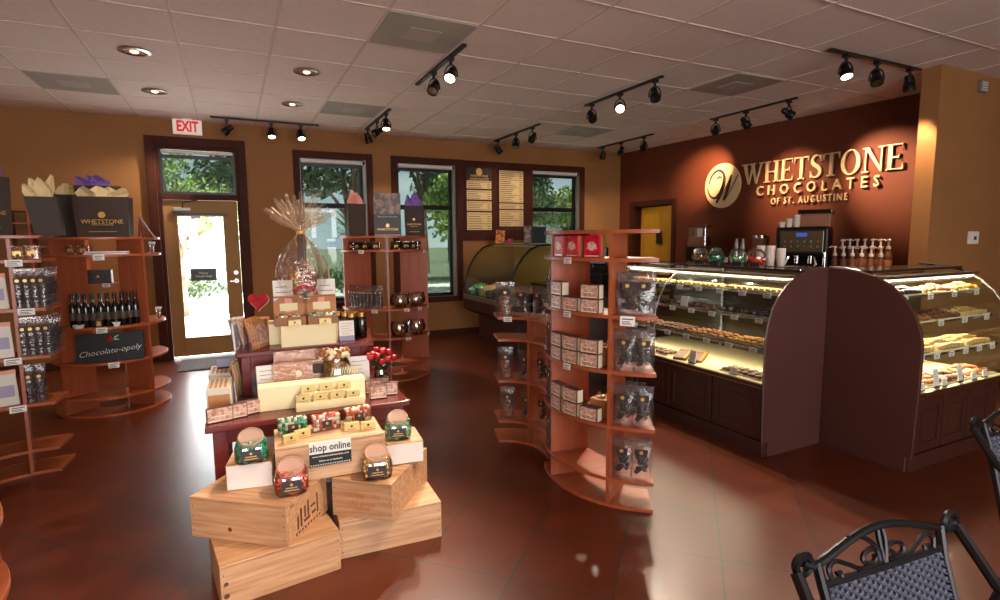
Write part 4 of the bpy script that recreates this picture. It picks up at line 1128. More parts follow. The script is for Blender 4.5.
# clear boxes on the top crate
def clearbox(label, loc, rz, m, w=.13, h=.075, d=.055):
    t = thing('clear_sweet_box',label,'box',loc,rz,'clear boxes of foil balls')
    c = MB(); rnd = random.Random(int(loc[0]*700)); c2 = MB()
    for i in range(9):
        for j in range(4):
            (c if rnd.random() < .55 else c2).ball((-w*.42+i*w*.105,-d*.28+rnd.random()*.005,.012+j*h*.25),.0105,n=8)
            (c if rnd.random() < .5 else c2).ball((-w*.42+i*w*.105,d*.2,.012+j*h*.25),.0105,n=6)
    c.build('foil_sweets',m,t,smooth=True); c2.build('pale_sweets','foil_white',t,smooth=True)
    MB().box(-w/2,w/2,-d/2,d/2,0,h).build('clear_carton','jar_plastic',t,bevel=.002)
    MB().box(-.023,.023,-d/2-.002,-d/2-.0005,.015,.052).build('label_card','bag_brown',t); MB().cyl((0,-d/2-.003,.038),(0,-d/2-.002,.038),.006,n=12).build('seal','gold',t); return t
clearbox('clear box of green and white foil balls on the top crate',(.210,2.690,.533),R(4),'foil_green')
clearbox('clear box of orange and white foil balls on the top crate',(.360,2.672,.533),R(6),'foil_red')
clearbox('clear box of red and white foil balls, right end of top crate',(.520,2.715,.533),R(8),'foil_red')
goldbox((.190,2.572,.533),R(14),'small gold box at the front left corner of top crate','small gold boxes on the top crate')
goldbox((.245,2.612,.533),R(14),'small gold box behind the front left one on top crate','small gold boxes on the top crate')
goldbox((.470,2.605,.533),R(-6),'left of the gold pair at the right of top crate','small gold boxes on the top crate')
goldbox((.545,2.588,.533),R(-6),'right of the gold pair at the right of top crate','small gold boxes on the top crate')
# brown patterned packages either side
def flatpack(label, loc, rz, group, w=.12, h=.075, d=.022):
    t = make_sbox('bark_package',label,loc,rz,group,w,d,h); return t
for i,(x,y,r_) in enumerate(((-.100,2.945,12),(-.035,2.965,14),(.030,3.005,18),)): flatpack('%s patterned package standing at the left front of low table' % nth(i,3),(x,y,TL),R(r_),'patterned packages on the left of low table')
for i,(x,y,r_) in enumerate(((.690,2.975,-4),(.765,3.02,-10))): flatpack('%s patterned package standing at the right front of low table' % ('left','right')[i],(x,y,TL),R(r_),'patterned packages on the right of low table',w=.095)
for i,y in enumerate((3.10,3.15)): flatpack('%s package in the pair behind, right side of low table' % ('front','rear')[i],(.70+.04*i,y,TL),R(-6),'packages behind on the right',w=.11)
# cream cartons on the left of the low table
for i,(y,lab) in enumerate(((3.21,'near'),(3.55,'far'))):
    t = thing('cream_carton','%s cream carton with printed lid on the left of low table' % lab,'box',(-.098,y,TL),R(-2),'cream cartons on the left')
    T = Matrix.Identity(4)
    MB().box(-.058,.058,-.13,.13,0,.13).build('carton','offwhite',t,bevel=.003); MB().box(-.052,.052,-.125,.11,.13,.134).build('printed_lid','box_cream',t)
    b = MB(); [b.box(-.044+.022*(k%4),-.030+.022*(k%4),-.115+.04*(k//4),-.085+.04*(k//4),.134,.135) for k in range(20)]; b.build('lid_print','kraft',t)
    MB().box(-.050,.050,-.1315,-.130,.02,.10).build('front_print','kraft',t)
pc = thing('price_stand','small grey price card on the far cream carton','price card',(-.085,3.58,TL+.135),0)
MB().at(0,0,0,0,R(-10)).box(-.035,.035,-.002,.002,0,.05).build('card','lavender',pc); MB().box(-.03,.03,-.03,0,0,.004).build('foot','ink',pc)
# tall cards
def card(label, loc, rz, w, h, m='tag_white', foot='skyblue', fh=.2, lean=-8, cat='price card'):
    t = thing('display_card',label,cat,loc,rz)
    MB().at(0,0,0,0,R(lean)).box(-w/2,w/2,-.003,.003,h*fh,h).build('card',m,t); MB().at(0,0,0,0,R(lean)).box(-w/2,w/2,-.004,.004,0,h*fh).build('lower_band',foot,t)
    b = MB().at(0,0,0,0,R(lean)); rnd = random.Random(int(h*999))
    for k in range(5): b.box(-w*.36,w*rnd.uniform(.1,.38),-.0038,-.003,h*(.84-.12*k),h*(.855-.12*k))
    b.build('print','ink_red',t); MB().box(-w*.3,w*.3,0,.04,0,.003).build('foot',foot,t); return t
card('white card on a dark stand, left of the wrapped kraft boxes',(.142,3.22,TL),R(3),.118,.195,'tag_white','lavender',.22)
card('pink and white folded card right of the candy jar, low table',(.640,3.22,TL),R(-6),.118,.195,'tag_white','rose_red',.05)
b = MB().at(.672,3.28,TL,R(-6),R(-8)).box(-.057,-.012,-.0045,-.003,.012,.15); pk = b.build('display_card_print','photo_mix') ; bpy.data.objects.remove(pk)
# wrapped kraft boxes
def kraftbox(label, loc, rz, w, h, d, lean, lg=True):
    t = thing('wrapped_kraft_box',label,'box',loc,rz,'kraft boxes in cellophane')
    T = (0,0,0,0,R(lean))
    MB().at(*T).box(-w/2,w/2,-d/2,d/2,0,h).build('carton','kraft',t,bevel=.003)
    MB().at(*T).box(-w/2-.006,w/2+.006,-d/2-.006,d/2+.006,-.0,h+.008).build('cellophane','cello_flat',t,bevel=.004)
    if lg:
        o = MB().at(*T).cyl((0,-d/2-.002,h*.66),(0,-d/2,h*.66),.017,n=18).box(-w*.3,w*.3,-d/2-.0015,-d/2,h*.40,h*.46).box(-w*.18,w*.18,-d/2-.0015,-d/2,h*.32,h*.35).build('printed_logo','cream_paper',t)
    return t
kraftbox('lower kraft box with round logo in crinkled cellophane, on low table',(.300,3.20,TL),R(-2),.27,.200,.05,-14)
kraftbox('upper kraft box in cellophane leaning behind the lower one',(.315,3.275,TL),R(-2),.27,.255,.035,-8) if 0 else kraftbox('taller kraft box in cellophane leaning behind the lower one',(.310,3.282,TL),R(-2),.265,.250,.03,-10)
st2 = [o for o in COL.objects if o.name.startswith('wrapped_kraft_box')][0]
MB().at(0,0,0,0,R(-14)).box(.075,.13,-.041,-.033,.125,.18).cyl((.102,-.043,.153),(.102,-.041,.153),.010,n=14).build('seal_card','bag_brown',st2)
# glass jar of wrapped sweets
gj = thing('glass_candy_jar','tall clear jar filled with wrapped sweets and candy sticks, centre of low table','jar',(.505,3.205,TL)); gj.scale = (1.18,1.18,1.25)
MB().lathe([(.062,0),(.075,.008),(.078,.10),(.064,.145),(.058,.16),(.058,.175)],n=28).build('glass_body','jar_plastic',gj,smooth=True)
c = MB(); rnd = random.Random(4)
for _ in range(80):
    a = rnd.uniform(0,2*PI); q = .060*math.sqrt(rnd.random()); c.ball((q*math.cos(a),q*math.sin(a),.02+rnd.random()*.12),.013,n=7)
c.build('wrapped_sweets','foil_yellow',gj,smooth=True)
c = MB()
for k in range(11):
    x = -.06+k*.012; c.tube([(x,-.058,.01),(x+.035,-.062,.13)],.004,n=6)
c.build('candy_stick','foil_white',gj)
for q_,(mm) in enumerate(('caramel','foil_white')):
    c = MB()
    for _ in range(34):
        a = rnd.uniform(0,2*PI); r__ = .072*math.sqrt(rnd.random()); c.ball((r__*math.cos(a)-.01,r__*math.sin(a),.168+rnd.random()*.03),.012,n=8)
    c.build('heaped_sweets',mm,gj,smooth=True)
# rose bouquet in a glass vase
vs_ = thing('glass_vase','short clear glass vase holding red roses, right of low table','vase',(.775,3.255,TL))
MB().lathe([(.034,0),(.036,.004),(.044,.05),(.036,.085),(.034,.10),(.040,.108),(.037,.106),(.031,.10),(.033,.085),(.040,.05),(.032,.008),(0,.008)],n=24).build('vase','jar_plastic',vs_,smooth=True)
MB().lathe([(.031,.009),(.038,.05),(.033,.075),(0,.075)],n=20).build('water','case_glass',vs_,smooth=True)
rnd = random.Random(21); rz_ = None; heads = []
for k in range(16):
    a = k*2.4; q = .085*math.sqrt((k+.5)/16); heads.append((q*math.cos(a)*1.05, q*math.sin(a), .160+.050*(1-(q/.085)**2)+rnd.uniform(-.012,.014)))
for k,(x,y,z) in enumerate(heads):
    lab = 'small red rose in the glass vase on the red table'
    if rz_ is None:
        rz_ = thing('red_rose',lab,'flower',(.775+x,3.255+y,TL+z),0,'red roses in the glass vase')
        b = MB()
        b.lathe([(.003,-.012),(.016,-.004),(.0195,.008),(.016,.020),(.010,.023),(.0,.019)],n=12,wob=lambda t_,k_: 1+.09*math.sin(3*t_+k_)); b.build('bloom','rose_red',rz_,smooth=True)
        MB().lathe([(.0,-.016),(.008,-.012),(.006,-.007)],n=8).build('sepal','leaf_dark',rz_)
    else: dup(rz_,(.775+x,3.255+y,TL+z),k,lab)
st = MB()
for (x,y,z) in heads: st.tube([(x*.15,y*.15,.012),(x*.3,y*.3,.10),(x,y,z-.013)],.0022,n=5)
lf_ = MB()
for k in range(75):
    a = rnd.uniform(0,2*PI); q = rnd.uniform(.01,.075); z = rnd.uniform(.10,.165); s_ = .022
    p = Vector((q*math.cos(a),q*math.sin(a),z)); u = Vector((math.cos(a),math.sin(a),rnd.uniform(-.4,.5)))*s_; w_ = Vector((-math.sin(a),math.cos(a),0))*s_*.5
    lf_.add([tuple(p-u),tuple(p+w_),tuple(p+u),tuple(p-w_)],[(0,1,2,3)])
fg = thing('rose_foliage','green stems and leaves of the roses in the glass vase','foliage',(.775,3.255,TL)); st.build('stem','leaf_dark',fg); lf_.build('leaf','leaf_dark',fg)

# upper tier ---------------------------------------------------------
cb2 = thing('long_cream_box','shorter cream wrapped box on the upper red table below the kraft boxes','box',(.385,3.425,TU),R(-3))
MB().box(-.155,.155,-.055,.055,0,.125).build('carton','cream_paper',cb2,bevel=.003)
cb3 = thing('cream_block','plain cream block behind the cream box, upper red table','riser block',(.375,3.585,TU),R(-3)); MB().box(-.20,.20,-.10,.10,0,.125).build('block','cream_paper',cb3,bevel=.003)
def openbox(label, loc, rz, w=.17, fill='foil_white'):
    t = thing('open_kraft_box',label,'box',loc,rz,'open kraft gift boxes'); h, d = .05, .10
    b = MB(); b.box(-w/2,w/2,-d/2,d/2,0,.006).box(-w/2,w/2,-d/2,-d/2+.004,.006,h).box(-w/2,w/2,d/2-.004,d/2,.006,h).box(-w/2,-w/2+.004,-d/2+.004,d/2-.004,.006,h).box(w/2-.004,w/2,-d/2+.004,d/2-.004,.006,h)
    b.build('tray','kraft_dark',t)
    MB().at(0,d/2-.01,h,0,R(-14)).box(-w/2,w/2,-.004,.004,0,.115).box(-w/2,w/2,-.03,-.004,.107,.115).build('lid','kraft',t,bevel=.002)
    MB().at(0,d/2-.016,h,0,R(-14)).box(-.02,.02,-.004,0,.02,.105).build('ribbon','tissue_pink',t)
    MB().at(0,d/2-.02,h,0,R(-14)).box(-.05,.05,-.006,0,.03,.075).build('label_card','cream_paper',t)
    c = MB(); rnd = random.Random(int(loc[0]*500)); c2 = MB()
    for i in range(7):
        for j in range(3): (c if (i+j)%3 else c2).ball((-w*.4+i*w*.133,-d*.3+j*.03,.042+rnd.uniform(0,.01)),.014,n=8)
    c.build('sweets',fill,t,smooth=True); c2.build('foil_sweets','foil_green' if loc[0] > .4 else 'choc_light',t,smooth=True); return t
openbox('left open kraft box with ribboned lid on the cream blocks',(.285,3.43,TU+.125),R(-1),fill='foil_white'); openbox('right open kraft box with green foil sweets on the cream blocks',(.470,3.42,TU+.125),R(-4))
goldbox((.305,3.362,TU+.125),R(-3),'small gold box in front of the left open kraft box','small gold boxes upper tier'); goldbox((.475,3.352,TU+.125),R(-4),'small gold box in front of the right open kraft box','small gold boxes upper tier')
bs = thing('kraft_riser','kraft box carrying the cellophane gift basket','box',(.385,3.58,TU+.125),R(-3)); MB().box(-.15,.15,-.085,.085,0,.118).build('carton','kraft',bs,bevel=.003)
# gift basket
gk = thing('gift_basket','tall gift basket wrapped in gathered clear cellophane on top of display','gift basket',(.385,3.57,TU+.243))
MB().lathe([(.085,0),(.09,.004),(.115,.075),(.118,.082),(.108,.078),(.084,.01),(0,.01)],n=32,sy=.7).build('woven_basket','basket_weave',gk,smooth=True)
b = MB()
for z_,r_ in ((.078,.117),(.003,.088)):
    b.tube([(r_*math.cos(2*PI*i/28),r_*.7*math.sin(2*PI*i/28),z_+.003*(i%2)) for i in range(28)],.006,n=6,closed=True)
b.build('rim','basket_weave',gk,smooth=True)
rnd = random.Random(9)
for mm,n_ in (('caramel',40),('choc_light',18),('foil_red',4),('foil_yellow',26)):
    c = MB()
    for _ in range(n_):
        a = rnd.uniform(0,2*PI); q = .085*math.sqrt(rnd.random()); z_ = .07+rnd.random()*.19*(1-q/.12)
        c.at(q*math.cos(a),q*.65*math.sin(a),z_,rnd.uniform(0,3),rnd.uniform(-.5,.5)).box(-.024,.024,-.012,.012,-.018,.022)
    c.build('packed_sweets',mm,gk,bevel=.002)
b = MB(); 
for k in range(9): b.ball((.05*math.cos(k),-.072+.01*math.sin(k*2),.078+.012*(k%3)),.014,n=7)
b.build('red_bow','rose_red',gk,smooth=True)
MB().cyl((0,-.086,.052),(0,-.090,.052),.020,n=20).build('seal','bag_brown',gk)
def wob(t,k): return 1+(.05*math.sin(9*t)+.035*math.sin(17*t+1.3*k)+.02*math.sin(5*t+k))*(1 if k > 0 else .3)
MB().lathe([(.122,-.0),(.150,.06),(.160,.14),(.150,.22),(.115,.30),(.065,.37),(.030,.41),(.018,.425)],n=72,sy=.78,wob=wob).build('cellophane','cello',gk,smooth=True)
MB().lathe([(.021,.418),(.024,.424),(.024,.436),(.021,.442)],n=20).tube([(.02,-.01,.43),(.03,-.02,.38),(.025,-.03,.33)],.004,n=6).tube([(-.02,-.01,.43),(-.035,-.02,.385),(-.03,-.03,.345)],.004,n=6).build('ribbon','gold',gk,smooth=True)
fan = MB(); nf = 34
for k in range(nf):
    a = -1.12+2.24*k/(nf-1); L2 = .15+.11*((k*7)%5)/5; tw_ = .35*math.sin(k*2.1)
    d1_ = Vector((math.sin(a),.25*math.sin(k*1.7),math.cos(a)*1.0)); sd = Vector((math.cos(a),tw_,-math.sin(a)))
    p0 = Vector((0,0,.432)); p1 = p0+d1_*L2*.5; p2 = p0+d1_*L2
    w0, w1, w2 = .003, .009, .013
    fan.add([tuple(p0-sd*w0),tuple(p0+sd*w0),tuple(p1+sd*w1),tuple(p1+Vector((0,-.012,0))),tuple(p1-sd*w1),tuple(p2+sd*w2),tuple(p2+Vector((0,-.016,.006))),tuple(p2-sd*w2)],[(0,1,2,3),(0,3,4),(3,2,5,6),(4,3,6,7)])
fan.build('gathered_top','cello_fan',gk)
card('tall white and blue card left of the gift basket',(.262,3.40+.05,TU+.245) if 0 else (.262,3.475,TU+.125),R(2),.112,.262,'tag_white','skyblue',.55)
card('tall white and blue card right of the gift basket',(.508,3.465,TU+.125),R(-4),.105,.262,'tag_white','skyblue',.55)
# dark jars with gold lids
for i,(x,y) in enumerate(((.660,3.50),(.722,3.50),(.632,3.565),(.692,3.565),(.60,3.63),(.665,3.635))):
    lab = ('front left','front right','middle left','middle right','rear left','rear right')[i]+' dark sauce jar with gold lid, upper red table'
    if i == 0: dj = pot('sauce_jar',lab,(x,y,TU),.030,.160,'wine_glass','brass','dark sauce jars'); MB().lathe([(.0286,.03),(.0288,.031),(.0288,.085),(.0286,.086)],n=16).build('jar_label','wine_label',dj)
    else: dup(dj,(x,y,TU),.7*i,lab)
card('white price card in front of the dark sauce jars',(.612,3.425,TU),R(-5),.09,.125,'tag_white','lavender',.25)
# leaning things on the left of the upper table
for i in range(3):
    t = thing('chocolate_bar_pack','%s wrapped chocolate bar leaning at the left of upper table' % nth(i,3,'front','rear'),'chocolate bar',(.115+.016*i,3.455+.018*i,TU),R(62),'leaning chocolate bars')
    MB().at(0,0,0,0,R(-16)).box(-.075,.075,-.005,.004,0,.185-.012*i).build('wrapper','kraft',t,bevel=.002); MB().at(0,0,0,0,R(-16)).box(-.07,.07,-.0062,-.005,.02,.16-.012*i).build('wrapper_print','box_pattern',t)
for i in range(3):
    t = thing('greeting_card_pack','%s white card pack leaning near the left edge of upper table' % nth(i,3),'cards',(.005+.022*i,3.62+.01*i,TU),R(70),'leaning white card packs')
    MB().at(0,0,0,0,R(-12)).box(-.06,.06,-.004,.004,0,.165).build('pack','offwhite',t,bevel=.001); MB().at(0,0,0,0,R(-12)).box(-.055,.055,-.005,-.004,.01,.155).build('pack_print','box_pattern',t)
t = thing('lavender_box','pale lavender box at the back left of upper table','box',(.105,3.68,TU),R(8)); MB().box(-.05,.05,-.03,.03,0,.13).build('carton','lavender',t,bevel=.002); MB().box(-.045,.045,-.031,-.03,.02,.11).build('carton_print','tag_white',t)
t = thing('framed_card','white framed card leaning at the far left edge of upper table','frame',(-.018+.01,3.44,TU),R(78)); MB().at(0,0,0,0,R(-3)).box(-.045,.045,-.005,.004,0,.16).build('frame','tag_white',t,bevel=.002); MB().at(0,0,0,0,R(-3)).box(-.035,.035,-.0062,-.005,.015,.145).build('picture','lavender',t)
t = thing('red_heart_box','open red heart shaped box leaning behind the chocolate bars','box',(.125,3.80,TU+.13),R(-14))
hp = []
for i in range(40):
    a = 2*PI*i/40; hp.append((.0037*16*math.sin(a)**3, .0037*(13*math.cos(a)-5*math.cos(2*a)-2*math.cos(3*a)-math.cos(4*a))+.11))
MB().at(0,0,0,0,R(-18)).prism(hp,-.02,.02,'y').build('heart','rose_red',t,bevel=.003); MB().at(0,0,0,0,R(-18)).prism([(x*1.05,.11+(z-.11)*1.05) for x,z in hp],.018,.028,'y').build('lid_edge','tag_white',t)
st4 = thing('kraft_block','kraft block under the red heart box on the upper table','riser block',(.125,3.80,TU),R(-14)); MB().box(-.06,.06,-.04,.05,0,.13).build('block','kraft',st4,bevel=.002)
for i in range(3):
    t = thing('leaning_tray','%s tan tray leaning against the left leg under upper table' % nth(i,3,'front','rear'),'tray',(-.012+.012*i,3.40+.035*i,TL),R(82),'tan trays leaning under the upper table')
    MB().at(0,0,0,0,R(-6)).box(-.045,.045,-.004,.004,0,.20).build('tray','kraft',t,bevel=.001); MB().at(0,0,0,0,R(-6)).box(-.04,.04,-.006,-.004,.0,.19).build('tray_liner','cream_paper',t)
# ------------------------------------------------------------------ curved glass display cases
ARC = [(0,.50),(0,.79),(.014,.878),(.05,.974),(.106,1.059),(.184,1.131),(.29,1.190),(.38,1.213),(.48,1.228),(.58,1.232)]
def arc_poly(d, off=0., z0=0.):
    """side outline (depth, height) of a case of depth d"""
    p = [(off,z0)]+[(a+off,z-off*.5) for a,z in ARC]
    p = [q for q in p if q[0] < d-.01]
    return p+[(d,1.232-off*.5),(d,z0)]
def case(label, loc, rz, L_, D, splits, doors, ends=(True,True), goods=None):
    """local frame: front faces -y, x runs along the front from 0 to L_; depth +y"""
    t = thing('display_case', label, 'display case', loc, rz)
    MB().box(.0,L_,.035,D,.10,.47).build('cabinet','cabinet',t)
    MB().box(0,L_,.012,D,0,.10).build('plinth','cabinet',t,bevel=.003)
    MB().box(0,L_,-.004,.035,.455,.49).box(0,L_,.035,D,.47,.49).build('sill','cabinet',t,bevel=.003)
    MB().box(0,L_,-.001,.006,.488,.494).box(0,L_,-.006,-.004,.460,.466).build('sill_trim','brass',t)
    x = 0
    for (a,c) in doors:
        b = MB().box(a+.006,c-.006,.018,.035,.115,.45)
        w_ = .055
        for (p,q,r_,s_) in ((a+.006,c-.006,.115,.115+w_),(a+.006,c-.006,.45-w_,.45),(a+.006,a+w_,.115+w_,.45-w_),(c-w_,c-.006,.115+w_,.45-w_)): b.box(p,q,.010,.018,r_,s_)
        b.box(a+w_+.02,c-w_-.02,.012,.018,.115+w_+.02,.45-w_-.02)
        b.build('cabinet_door','cabinet',t,bevel=.003)
    # glass skin following the arc
    prof = [(a,z) for a,z in ARC if a <= .20]
    full = ARC
    cuts = [0]+splits+[L_]
    for k in range(len(cuts)-1):
        g_ = MB(); x0, x1 = cuts[k]+.006, cuts[k+1]-.006; vs = []
        pr = [(0,.494)]+ARC[1:7]
        for (a,z) in pr: vs += [(x0,a,z),(x1,a,z)]
        g_.add(vs,[(2*i,2*i+1,2*i+3,2*i+2) for i in range(len(pr)-1)]); g_.build('curved_glass','case_glass',t,smooth=True)
    MB().box(0,L_,.30,D,1.208,1.225).build('top_slab','granite',t,bevel=.003)
    MB().box(0,L_,.20,.30,1.172,1.19).build('light_valance','steel',t)
    MB().box(.03,L_-.03,.215,.285,1.158,1.172).build('light_tube','tube_on',t)
    for sx in splits:
        b = MB().box(sx-.012,sx+.012,D-.05,D-.02,.49,1.20)
        vs = [(sx,a,z) for a,z in ARC[1:8]]; b.tube([(sx,0,.49)]+vs,.007,n=6); b.build('frame_post','steel',t)
    MB().box(0,L_,D-.02,D-.01,.49,1.205).build('rear_sliding_door','mirror_brown',t)
    MB().box(.005,L_-.005,.01,D-.02,.490,.4945).build('deck','interior_cream',t)
    for (z,y0) in ((.705,.055),(.90,.10),(1.065,.17)):
        MB().box(.01,L_-.01,y0,D-.06,z-.008,z).build('glass_shelf','mirror_brown' if z < .8 else 'jar_plastic',t)
        MB().box(.01,L_-.01,y0-.004,y0,z-.012,z+.002).build('shelf_rail','ice_blue' if 0 else 'steel',t)
    return t
# left case runs away from the camera: rotate so that local -y -> world -x, local x -> world +y
cA = case('long curved glass chocolate case on the left, running back from the dark end panel',(3.04,3.98,0),-PI/2,1.63,.80,[.60],[(0,.34),(.34,.775),(.775,1.20),(1.20,1.62)])
cB = case('curved glass chocolate case at the right edge, behind the iron chairs',(3.64,1.77,0),0,1.08,.565,[],[(.03,.34),(.34,.64),(.64,.94)])
def endpanel(label, pts, y0, y1, loc, rz):
    t = thing('case_end_panel',label,'panel',loc,rz)
    MB().prism(pts,y0,y1,'y').build('panel','panel_dark',t,bevel=.003)
    b = MB(); q = [(a,z) for a,z in pts[1:-2]]
    ym = (y0+y1)/2
    b.tube([(a,ym,z) for a,z in q],.006,n=6); b.build('edge_strip','cabinet',t); return t
endpanel('dark brown rounded panel closing the near end of the left case',[(.05,0),(.05,.10),(-.002,.10)]+[(a-.012,z-.001) for a,z in ARC]+[(.60,1.232),(.60,0)],-.012,.0,(3.04,2.35-.0,0),0)
# second panel: outline along world y, plane facing -x
pB = [(.03,0),(.03,.10),(-.004,.10)]+[(a-.015,z-.001) for a,z in ARC]+[(.572,1.231),(.572,0)]
endpanel('dark brown rounded panel closing the left end of the right case',[(a,z) for a,z in pB],-.012,0.012,(3.628,1.765,0),PI/2)
MB()
# steel arch edge of the right case and far arch of left case
for (o_,x_,lab) in ((cB,.004,0),(cB,1.076,0),(cA,.004,0)):
    MB().tube([(x_,0,.49)]+[(x_,a,z+.004) for a,z in ARC[1:]],.008,n=6).build('arch_frame','steel',o_)
    if x_ != .004 or o_ is cA: MB().prism([(a,z) for a,z in [(0.005,.495)]+ARC[1:]+[(.56,.495)]],x_-.002,x_+.002,'x').build('end_glass','case_glass',o_)

# sweets in the cases: individual pieces on the shelves and trays
CH = {}
def piece(kind, loc, rz, label, group, sc=None):
    if kind not in CH:
        nm = dict(choc='chocolate_piece',choc_light='milk_chocolate_piece',caramel='caramel_piece',cream_candy='cream_fudge_piece',nut_candy='nut_cluster')[kind]
        b = MB()
        if kind in ('choc','choc_light'): b.lathe([(.020,0),(.023,.004),(.020,.018),(.012,.024),(.0,.025)],n=10,sq=4)
        elif kind == 'caramel': b.ball((0,0,.013),.019,n=9,sz=.68).ball((.012,.006,.016),.011,n=7)
        elif kind == 'cream_candy': b.taper(.052,.036,.044,.030,0,.022)
        else: b.ball((0,0,.013),.018,n=8,sz=.7).ball((.012,.008,.012),.012,n=7).ball((-.012,.004,.014),.012,n=7)
        o = b.build(nm,kind,None,smooth=kind != 'cream_candy'); tag(o,label,'chocolate',loc,rz,group); CH[kind] = o
        if sc: o.scale = sc
        return o
    o = CH[kind].copy(); COL.objects.link(o); o.location = loc; o.rotation_euler = (0,0,rz); o['label'] = label; o['group'] = group
    o.scale = sc or (1,1,1); return o
def tray(label, loc, rz, w, d, m='steel', group='trays in the glass cases'):
    t = thing('display_tray',label,'tray',loc,rz,group)
    MB().box(-w/2,w/2,-d/2,d/2,0,.003).box(-w/2,w/2,-d/2,-d/2+.003,.003,.010).box(-w/2,w/2,d/2-.003,d/2,.003,.010).box(-w/2,-w/2+.003,-d/2,d/2,.003,.010).box(w/2-.003,w/2,-d/2,d/2,.003,.010).build('tray_plate',m,t); return t
rnd = random.Random(77)
def fill(origin, rz, x0, x1, y0, y1, z, kind, nx, ny, label, group, heap=0, sc=None):
    c, s = math.cos(rz), math.sin(rz)
    for i in range(nx):
        for j in range(ny):
            x = x0+(i+.5)/nx*(x1-x0)+rnd.uniform(-.004,.004); y = y0+(j+.5)/ny*(y1-y0)+rnd.uniform(-.004,.004)
            zz = z+(heap*(1-abs(2*(i+.5)/nx-1))*(1-abs(2*(j+.5)/ny-1)) if heap else 0)
            piece(kind,(origin[0]+c*x-s*y,origin[1]+s*x+c*y,zz),rnd.uniform(0,3) if kind in ('caramel','nut_candy') else rz,label,group,sc)
oA = (3.04,3.98); rA = -PI/2; oB = (3.64,1.77); rB = 0
tg = 0
def trayset(o, r, x0, x1, y0, y1, z, kind, nx, ny, desc, heap=0, sc=None, m='steel'):
    c, s = math.cos(r), math.sin(r); x, y = (x0+x1)/2, (y0+y1)/2
    lab = desc
    tray('tray of '+lab,(o[0]+c*x-s*y,o[1]+s*x+c*y,z),r,x1-x0-.012,y1-y0,m)
    fill(o,r,x0+.012,x1-.012,y0+.008,y1-.008,z+.0035,kind,nx,ny,'one of the '+lab,lab,heap,sc)
# left case: top glass shelf (row of pale truffles), two middle shelves, deck
top = [('cream_candy','pale truffles on the top shelf of left case, far end'),('cream_candy','pale truffles on the top shelf of left case, middle'),('cream_candy','pale truffles on the top shelf of left case, near end')]
for k,(kd,lab) in enumerate(top): trayset(oA,rA,.05+k*.52,.55+k*.52,.20,.30,1.066,kd,10,2,lab,sc=(.75,.75,1))
mid = [('choc','dark squares on the second glass shelf of left case, far end'),('choc_light','milk chocolates on the second glass shelf of left case, middle'),('choc','dark squares on the second glass shelf of left case, near end')]
for k,(kd,lab) in enumerate(mid): trayset(oA,rA,.05+k*.52,.55+k*.52,.13,.30,.901,kd,7,2,lab)
low = [('caramel','caramel clusters on the low shelf of left case, far end'),('choc_light','milk chocolates on the low shelf of left case, centre far'),('caramel','caramel clusters on the low shelf of left case, centre near'),('nut_candy','nut clusters on the low shelf of left case, near end')]
for k,(kd,lab) in enumerate(low): trayset(oA,rA,.05+k*.39,.43+k*.39,.08,.30,.706,kd,7,4,lab,heap=.02)
for k,(x0,kd,lab) in enumerate(((.65,'choc_light','bark pieces on the deck of left case, far side'),(1.22,'choc_light','milk chocolate pieces on the deck of left case, near side'),)):
    trayset(oA,rA,x0-.3*(k==0),x0+.05+.3*(k==1),.05,.20,.4955,kd,6,3,lab,heap=.012,m='interior_cream')
for k,(x,y,rz_,l_) in enumerate(((.80,.12,.5,'nearer'),(.92,.16,.5,'farther'))):
    c, s = math.cos(rA), math.sin(rA)
    t = thing('flat_gift_box','%s flat brown gift box with gold band on the deck of left case' % l_,'box',(oA[0]+c*x-s*y,oA[1]+s*x+c*y,.4955+.0),rA+rz_-.5*0,'flat gift boxes in the left case')
    MB().at(0,0,.012,0,R(10)).box(-.05,.05,-.09,.10,0,.022).build('carton','choc_light',t,bevel=.002); MB().at(0,0,.012,0,R(10)).box(.030,.044,-.091,.101,0,.0235).build('gold_band','nut_candy',t)
def ctag(o, r, x, y, z, label, w=.06, h=.034, lean=0): 
    c, s = math.cos(r), math.sin(r); return price_tag((o[0]+c*x-s*y,o[1]+s*x+c*y,z),r,label,'price tags in the glass cases',w,h)
for lev,(z,y,nm) in enumerate(((1.068,.163,'top shelf'),(.903,.093,'second glass shelf'),(.708,.048,'low shelf'))):
    for i in range(8): ctag(oA,rA,.10+i*.20,y,z,'%s price tag on the %s edge of left case' % (nth(i,8,'farthest','nearest') ,nm))
for i,(x,l_) in enumerate(((.55,'far'),(.98,'tall middle'),(1.36,'near'))):
    c, s = math.cos(rA), math.sin(rA); y = .035
    card('%s white price card standing on the deck of left case' % l_,(oA[0]+c*x-s*y,oA[1]+s*x+c*y,.4955),rA,.06,.10 if i == 1 else .045,'tag_white','choc',.1)
x, y = .93, .11
card('tall white card standing on the second glass shelf of left case',(oA[0]+.115,oA[1]-.80,.902),rA,.07,.085,'tag_white','choc',.05)
